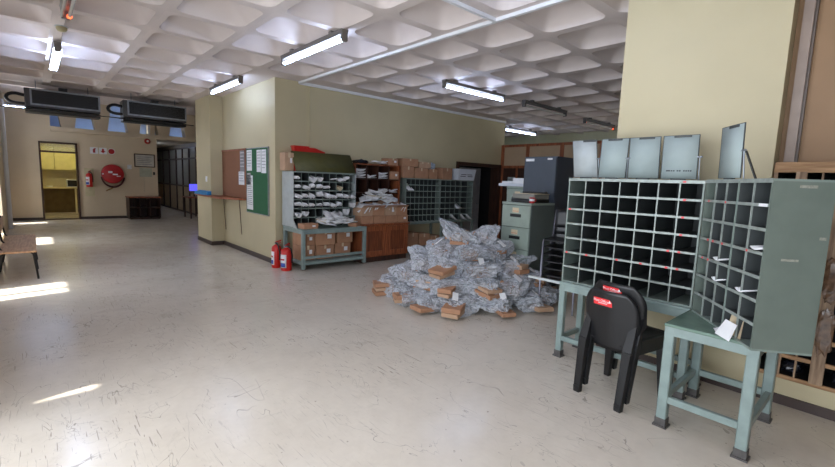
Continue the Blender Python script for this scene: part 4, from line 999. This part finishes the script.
# ------------------------------------------------------------------ stack of metal framed chairs
FRM = mat('violet_grey_tube', (122, 122, 134), .3, metal=.4, var=.05)
def frame_chair():
    t = thing('stacking_chair', '', 'chair', (0, 0, 0), 0, 'stacked chairs beside the filing cabinet')
    for s_ in (-1, 1):
        MB().tube([(s_*.21, .2, 0), (s_*.2, .2, .42), (s_*.2, .17, .445), (s_*.2, -.16, .43), (s_*.2, -.2, .45), (s_*.19, -.26, .8)], .011, 8).build('side_frame', FRM, t)
        MB().tube([(s_*.22, -.25, 0), (s_*.2, -.12, .43)], .011, 8).build('leg', FRM, t)
    MB().sheet(lambda u, v: ((2*u-1)*.19, -.17+.36*v, .452-.012*(1-(2*u-1)**2)), 6, 4, .016).build('seat', BLACKP, t)
    MB().sheet(lambda u, v: ((2*u-1)*.19, -.215-.035*v-.02*(1-(2*u-1)**2), .58+.24*v), 8, 4, .014).build('backrest', BLACKP, t)
    return t
fc = frame_chair()
SL = ['lowest', 'second lowest', 'third from the floor', 'fourth from the floor', 'fifth from the floor', 'topmost']
for k in range(6):
    o = fc if k == 0 else copy_tree(fc)
    o.location = (-2.74, 4.93, .088*k); o.rotation_euler = (0, 0, R(-165)); o['label'] = 'black seated metal frame chair, %s in the stack by the filing cabinet' % SL[k]

# ------------------------------------------------------------------ the parcel pile
def bag_mat():
    M = bpy.data.materials.new('crinkled_clear_film'); M.use_nodes = True; nt = M.node_tree; n = nt.nodes; L = nt.links
    b = n['Principled BSDF']; tc = n.new('ShaderNodeTexCoord')
    v = n.new('ShaderNodeTexNoise'); v.inputs['Scale'].default_value = 7; v.inputs['Detail'].default_value = 3; v.inputs['Distortion'].default_value = 2.2; L.new(tc.outputs['Object'], v.inputs['Vector'])
    sb = n.new('ShaderNodeMath'); sb.operation = 'SUBTRACT'; sb.inputs[1].default_value = .5; L.new(v.outputs['Fac'], sb.inputs[0])
    ab = n.new('ShaderNodeMath'); ab.operation = 'ABSOLUTE'; L.new(sb.outputs[0], ab.inputs[0])      # sharp creases
    b.inputs['Base Color'].default_value = rgb(200, 204, 211)
    b.inputs['Roughness'].default_value = .16; b.inputs['Specular IOR Level'].default_value = .9
    mr = n.new('ShaderNodeMapRange'); mr.inputs[1].default_value = 0; mr.inputs[2].default_value = .2; mr.inputs[3].default_value = .74; mr.inputs[4].default_value = .3
    L.new(ab.outputs[0], mr.inputs[0]); L.new(mr.outputs[0], b.inputs['Alpha'])
    bp = n.new('ShaderNodeBump'); bp.inputs['Strength'].default_value = .5; bp.inputs['Distance'].default_value = .03
    L.new(ab.outputs[0], bp.inputs['Height']); L.new(bp.outputs[0], b.inputs['Normal'])
    return M
BAG = bag_mat()
def film_bag(seed, sx, sy, sz, loose):
    n, mm = 40, 22; V = []; Fs = []
    def sp(c, e): return math.copysign(abs(c)**e, c)
    for j in range(mm+1):
        la = -math.pi/2+math.pi*j/mm
        for i in range(n):
            lo = 2*math.pi*(i+.5*(j % 2))/n
            d_ = Vector((sp(math.cos(lo), .55)*sp(math.cos(la), .35), sp(math.sin(lo), .55)*sp(math.cos(la), .35), sp(math.sin(la), .7)))
            q = d_*1.3+Vector((seed*7.3, seed*3.1, seed*1.7))
            big = noise.noise(q)*.3
            rid = (1-abs(noise.noise(q*2.6+Vector((5, 1, 2))))*2.4)*.16+(1-abs(noise.noise(q*5.7))*2.4)*.07
            s_ = 1+big+rid-.14
            p = Vector((d_.x*sx*s_, d_.y*sy*s_, d_.z*sz*(s_+.12*noise.noise(q*6))))
            p += noise.noise_vector(q*7)*.012
            if d_.x > .5:            # loose gathered mouth of the bag
                t_ = (d_.x-.5)/.5; p.x += loose*t_*(1+.4*math.sin(lo*3+seed)); p.z = p.z*(1-.6*t_)+loose*.4*t_*t_; p.y *= 1+.45*t_
            V.append(p)
    for j in range(mm):
        for i in range(n):
            a, b_, c, d = j*n+i, j*n+(i+1) % n, (j+1)*n+(i+1) % n, (j+1)*n+i
            if j % 2: Fs += [(a, b_, c), (a, c, d)]
            else: Fs += [(a, b_, d), (b_, c, d)]
    return MB().add(V, Fs, False).mesh('bag', BAG)
bags = [film_bag(11+k, (.22, .2, .23, .21, .19, .22)[k], (.18, .19, .17, .2, .18, .19)[k], .1, (.08, .14, .05, .1, .16, .07)[k]) for k in range(6)]
boxm = [MB().box(-.13, .13, -.11, .11, -.028, .028, b=.003).mesh('packed_box', CARD), MB().box(-.12, .12, -.1, .1, -.025, .025, b=.003).mesh('packed_box', CARD2)]
slipm = MB().box(-.06, .06, -.035, .035, 0, .002).mesh('address_slip', PAPER)
PC = Vector((-3.92, 4.45, 0)); pr = Vector((.67, .74, 0)).normalized(); pd = Vector((.74, -.67, 0)).normalized()   # right, and towards the room
# each parcel: tier, place along the pile (right), place towards the room, height of its middle, turn, boxes shown (-1 none outside), label
TIERS = [(0, 15, .96, .105), (1, 12, .78, .28), (2, 9, .57, .46), (3, 6, .36, .64), (4, 3, .2, .82)]
TN = ['floor tier', 'second tier', 'middle tier', 'fourth tier', 'top tier']
rr = random.Random(29)
for ti, cnt, rad, z in TIERS:
    row = []
    for k in range(cnt):
        a = 2*math.pi*(k+.5*(ti % 2))/cnt+rr.uniform(-.1, .1)
        row.append((math.cos(a)*rad*1.02*rr.uniform(.95, 1.06), math.sin(a)*rad*.95*rr.uniform(.92, 1.06)))
    front = sorted([p for p in row if p[1] > -.05*rad]); backs = sorted([p for p in row if p[1] <= -.05*rad])
    for side, lst in (('front', front), ('back', backs)):
        for k, (u, v) in enumerate(lst):
            pos = PC+pr*u+pd*v
            shows = side == 'front' and rr.random() < (.55, .4, .4, .4, .0)[ti]
            what = 'silvery film-wrapped parcel showing brown boxes' if shows else 'silvery film-wrapped parcel'
            t = thing('wrapped_parcel', '%s, %s from left, %s of the %s' % (what, ORD[k], side, TN[ti]), 'parcel', (pos.x, pos.y, z), 0, 'film-wrapped parcels in the pile')
            b = link('bag', bags[rr.randrange(6)], t)
            out = (pr*u+pd*v).normalized(); ang = math.atan2(out.y, out.x)
            b.rotation_euler = (rr.uniform(-.2, .2), rr.uniform(-.45, .15) if ti else rr.uniform(-.1, .1), rr.uniform(0, 6.28) if not shows else ang+rr.uniform(1.2, 5.0))
            b.scale = (rr.uniform(.85, 1.12), rr.uniform(.85, 1.12), rr.uniform(.9, 1.15))
            if ti == 4: b.rotation_euler = (rr.uniform(-.2, .2), -.5, (math.atan2(pr.y, pr.x)+math.pi, math.atan2(pr.y, pr.x), 1.0)[k % 3]+rr.uniform(-.2, .2))
            nb = rr.choice((1, 2, 3)) if shows else 2; bs = rr.uniform(.75, 1.15); push = rr.uniform(.09, .19) if shows else .02
            a2 = ang+rr.uniform(-.5, .5); tilt = rr.uniform(-.1, .1) if ti == 0 else rr.uniform(-.1, .35)
            for q in range(nb):
                zz = -.068+.058*q if nb == 3 else -.04+.058*q
                link('packed_box', boxm[(k+q+ti) % 2], t, (out.x*push+rr.uniform(-.012, .012), out.y*push+rr.uniform(-.012, .012), zz), (0, tilt if q else tilt*.9, a2+rr.uniform(-.15, .15))).scale = (1, bs, rr.uniform(.8, 1.0))
            if rr.random() < .4 and side == 'front':
                link('address_slip', slipm, t, (out.x*.12, out.y*.12, .13), (rr.uniform(-.3, .3), .6, ang+rr.uniform(-.4, .4)))
bpy.context.view_layer.update()
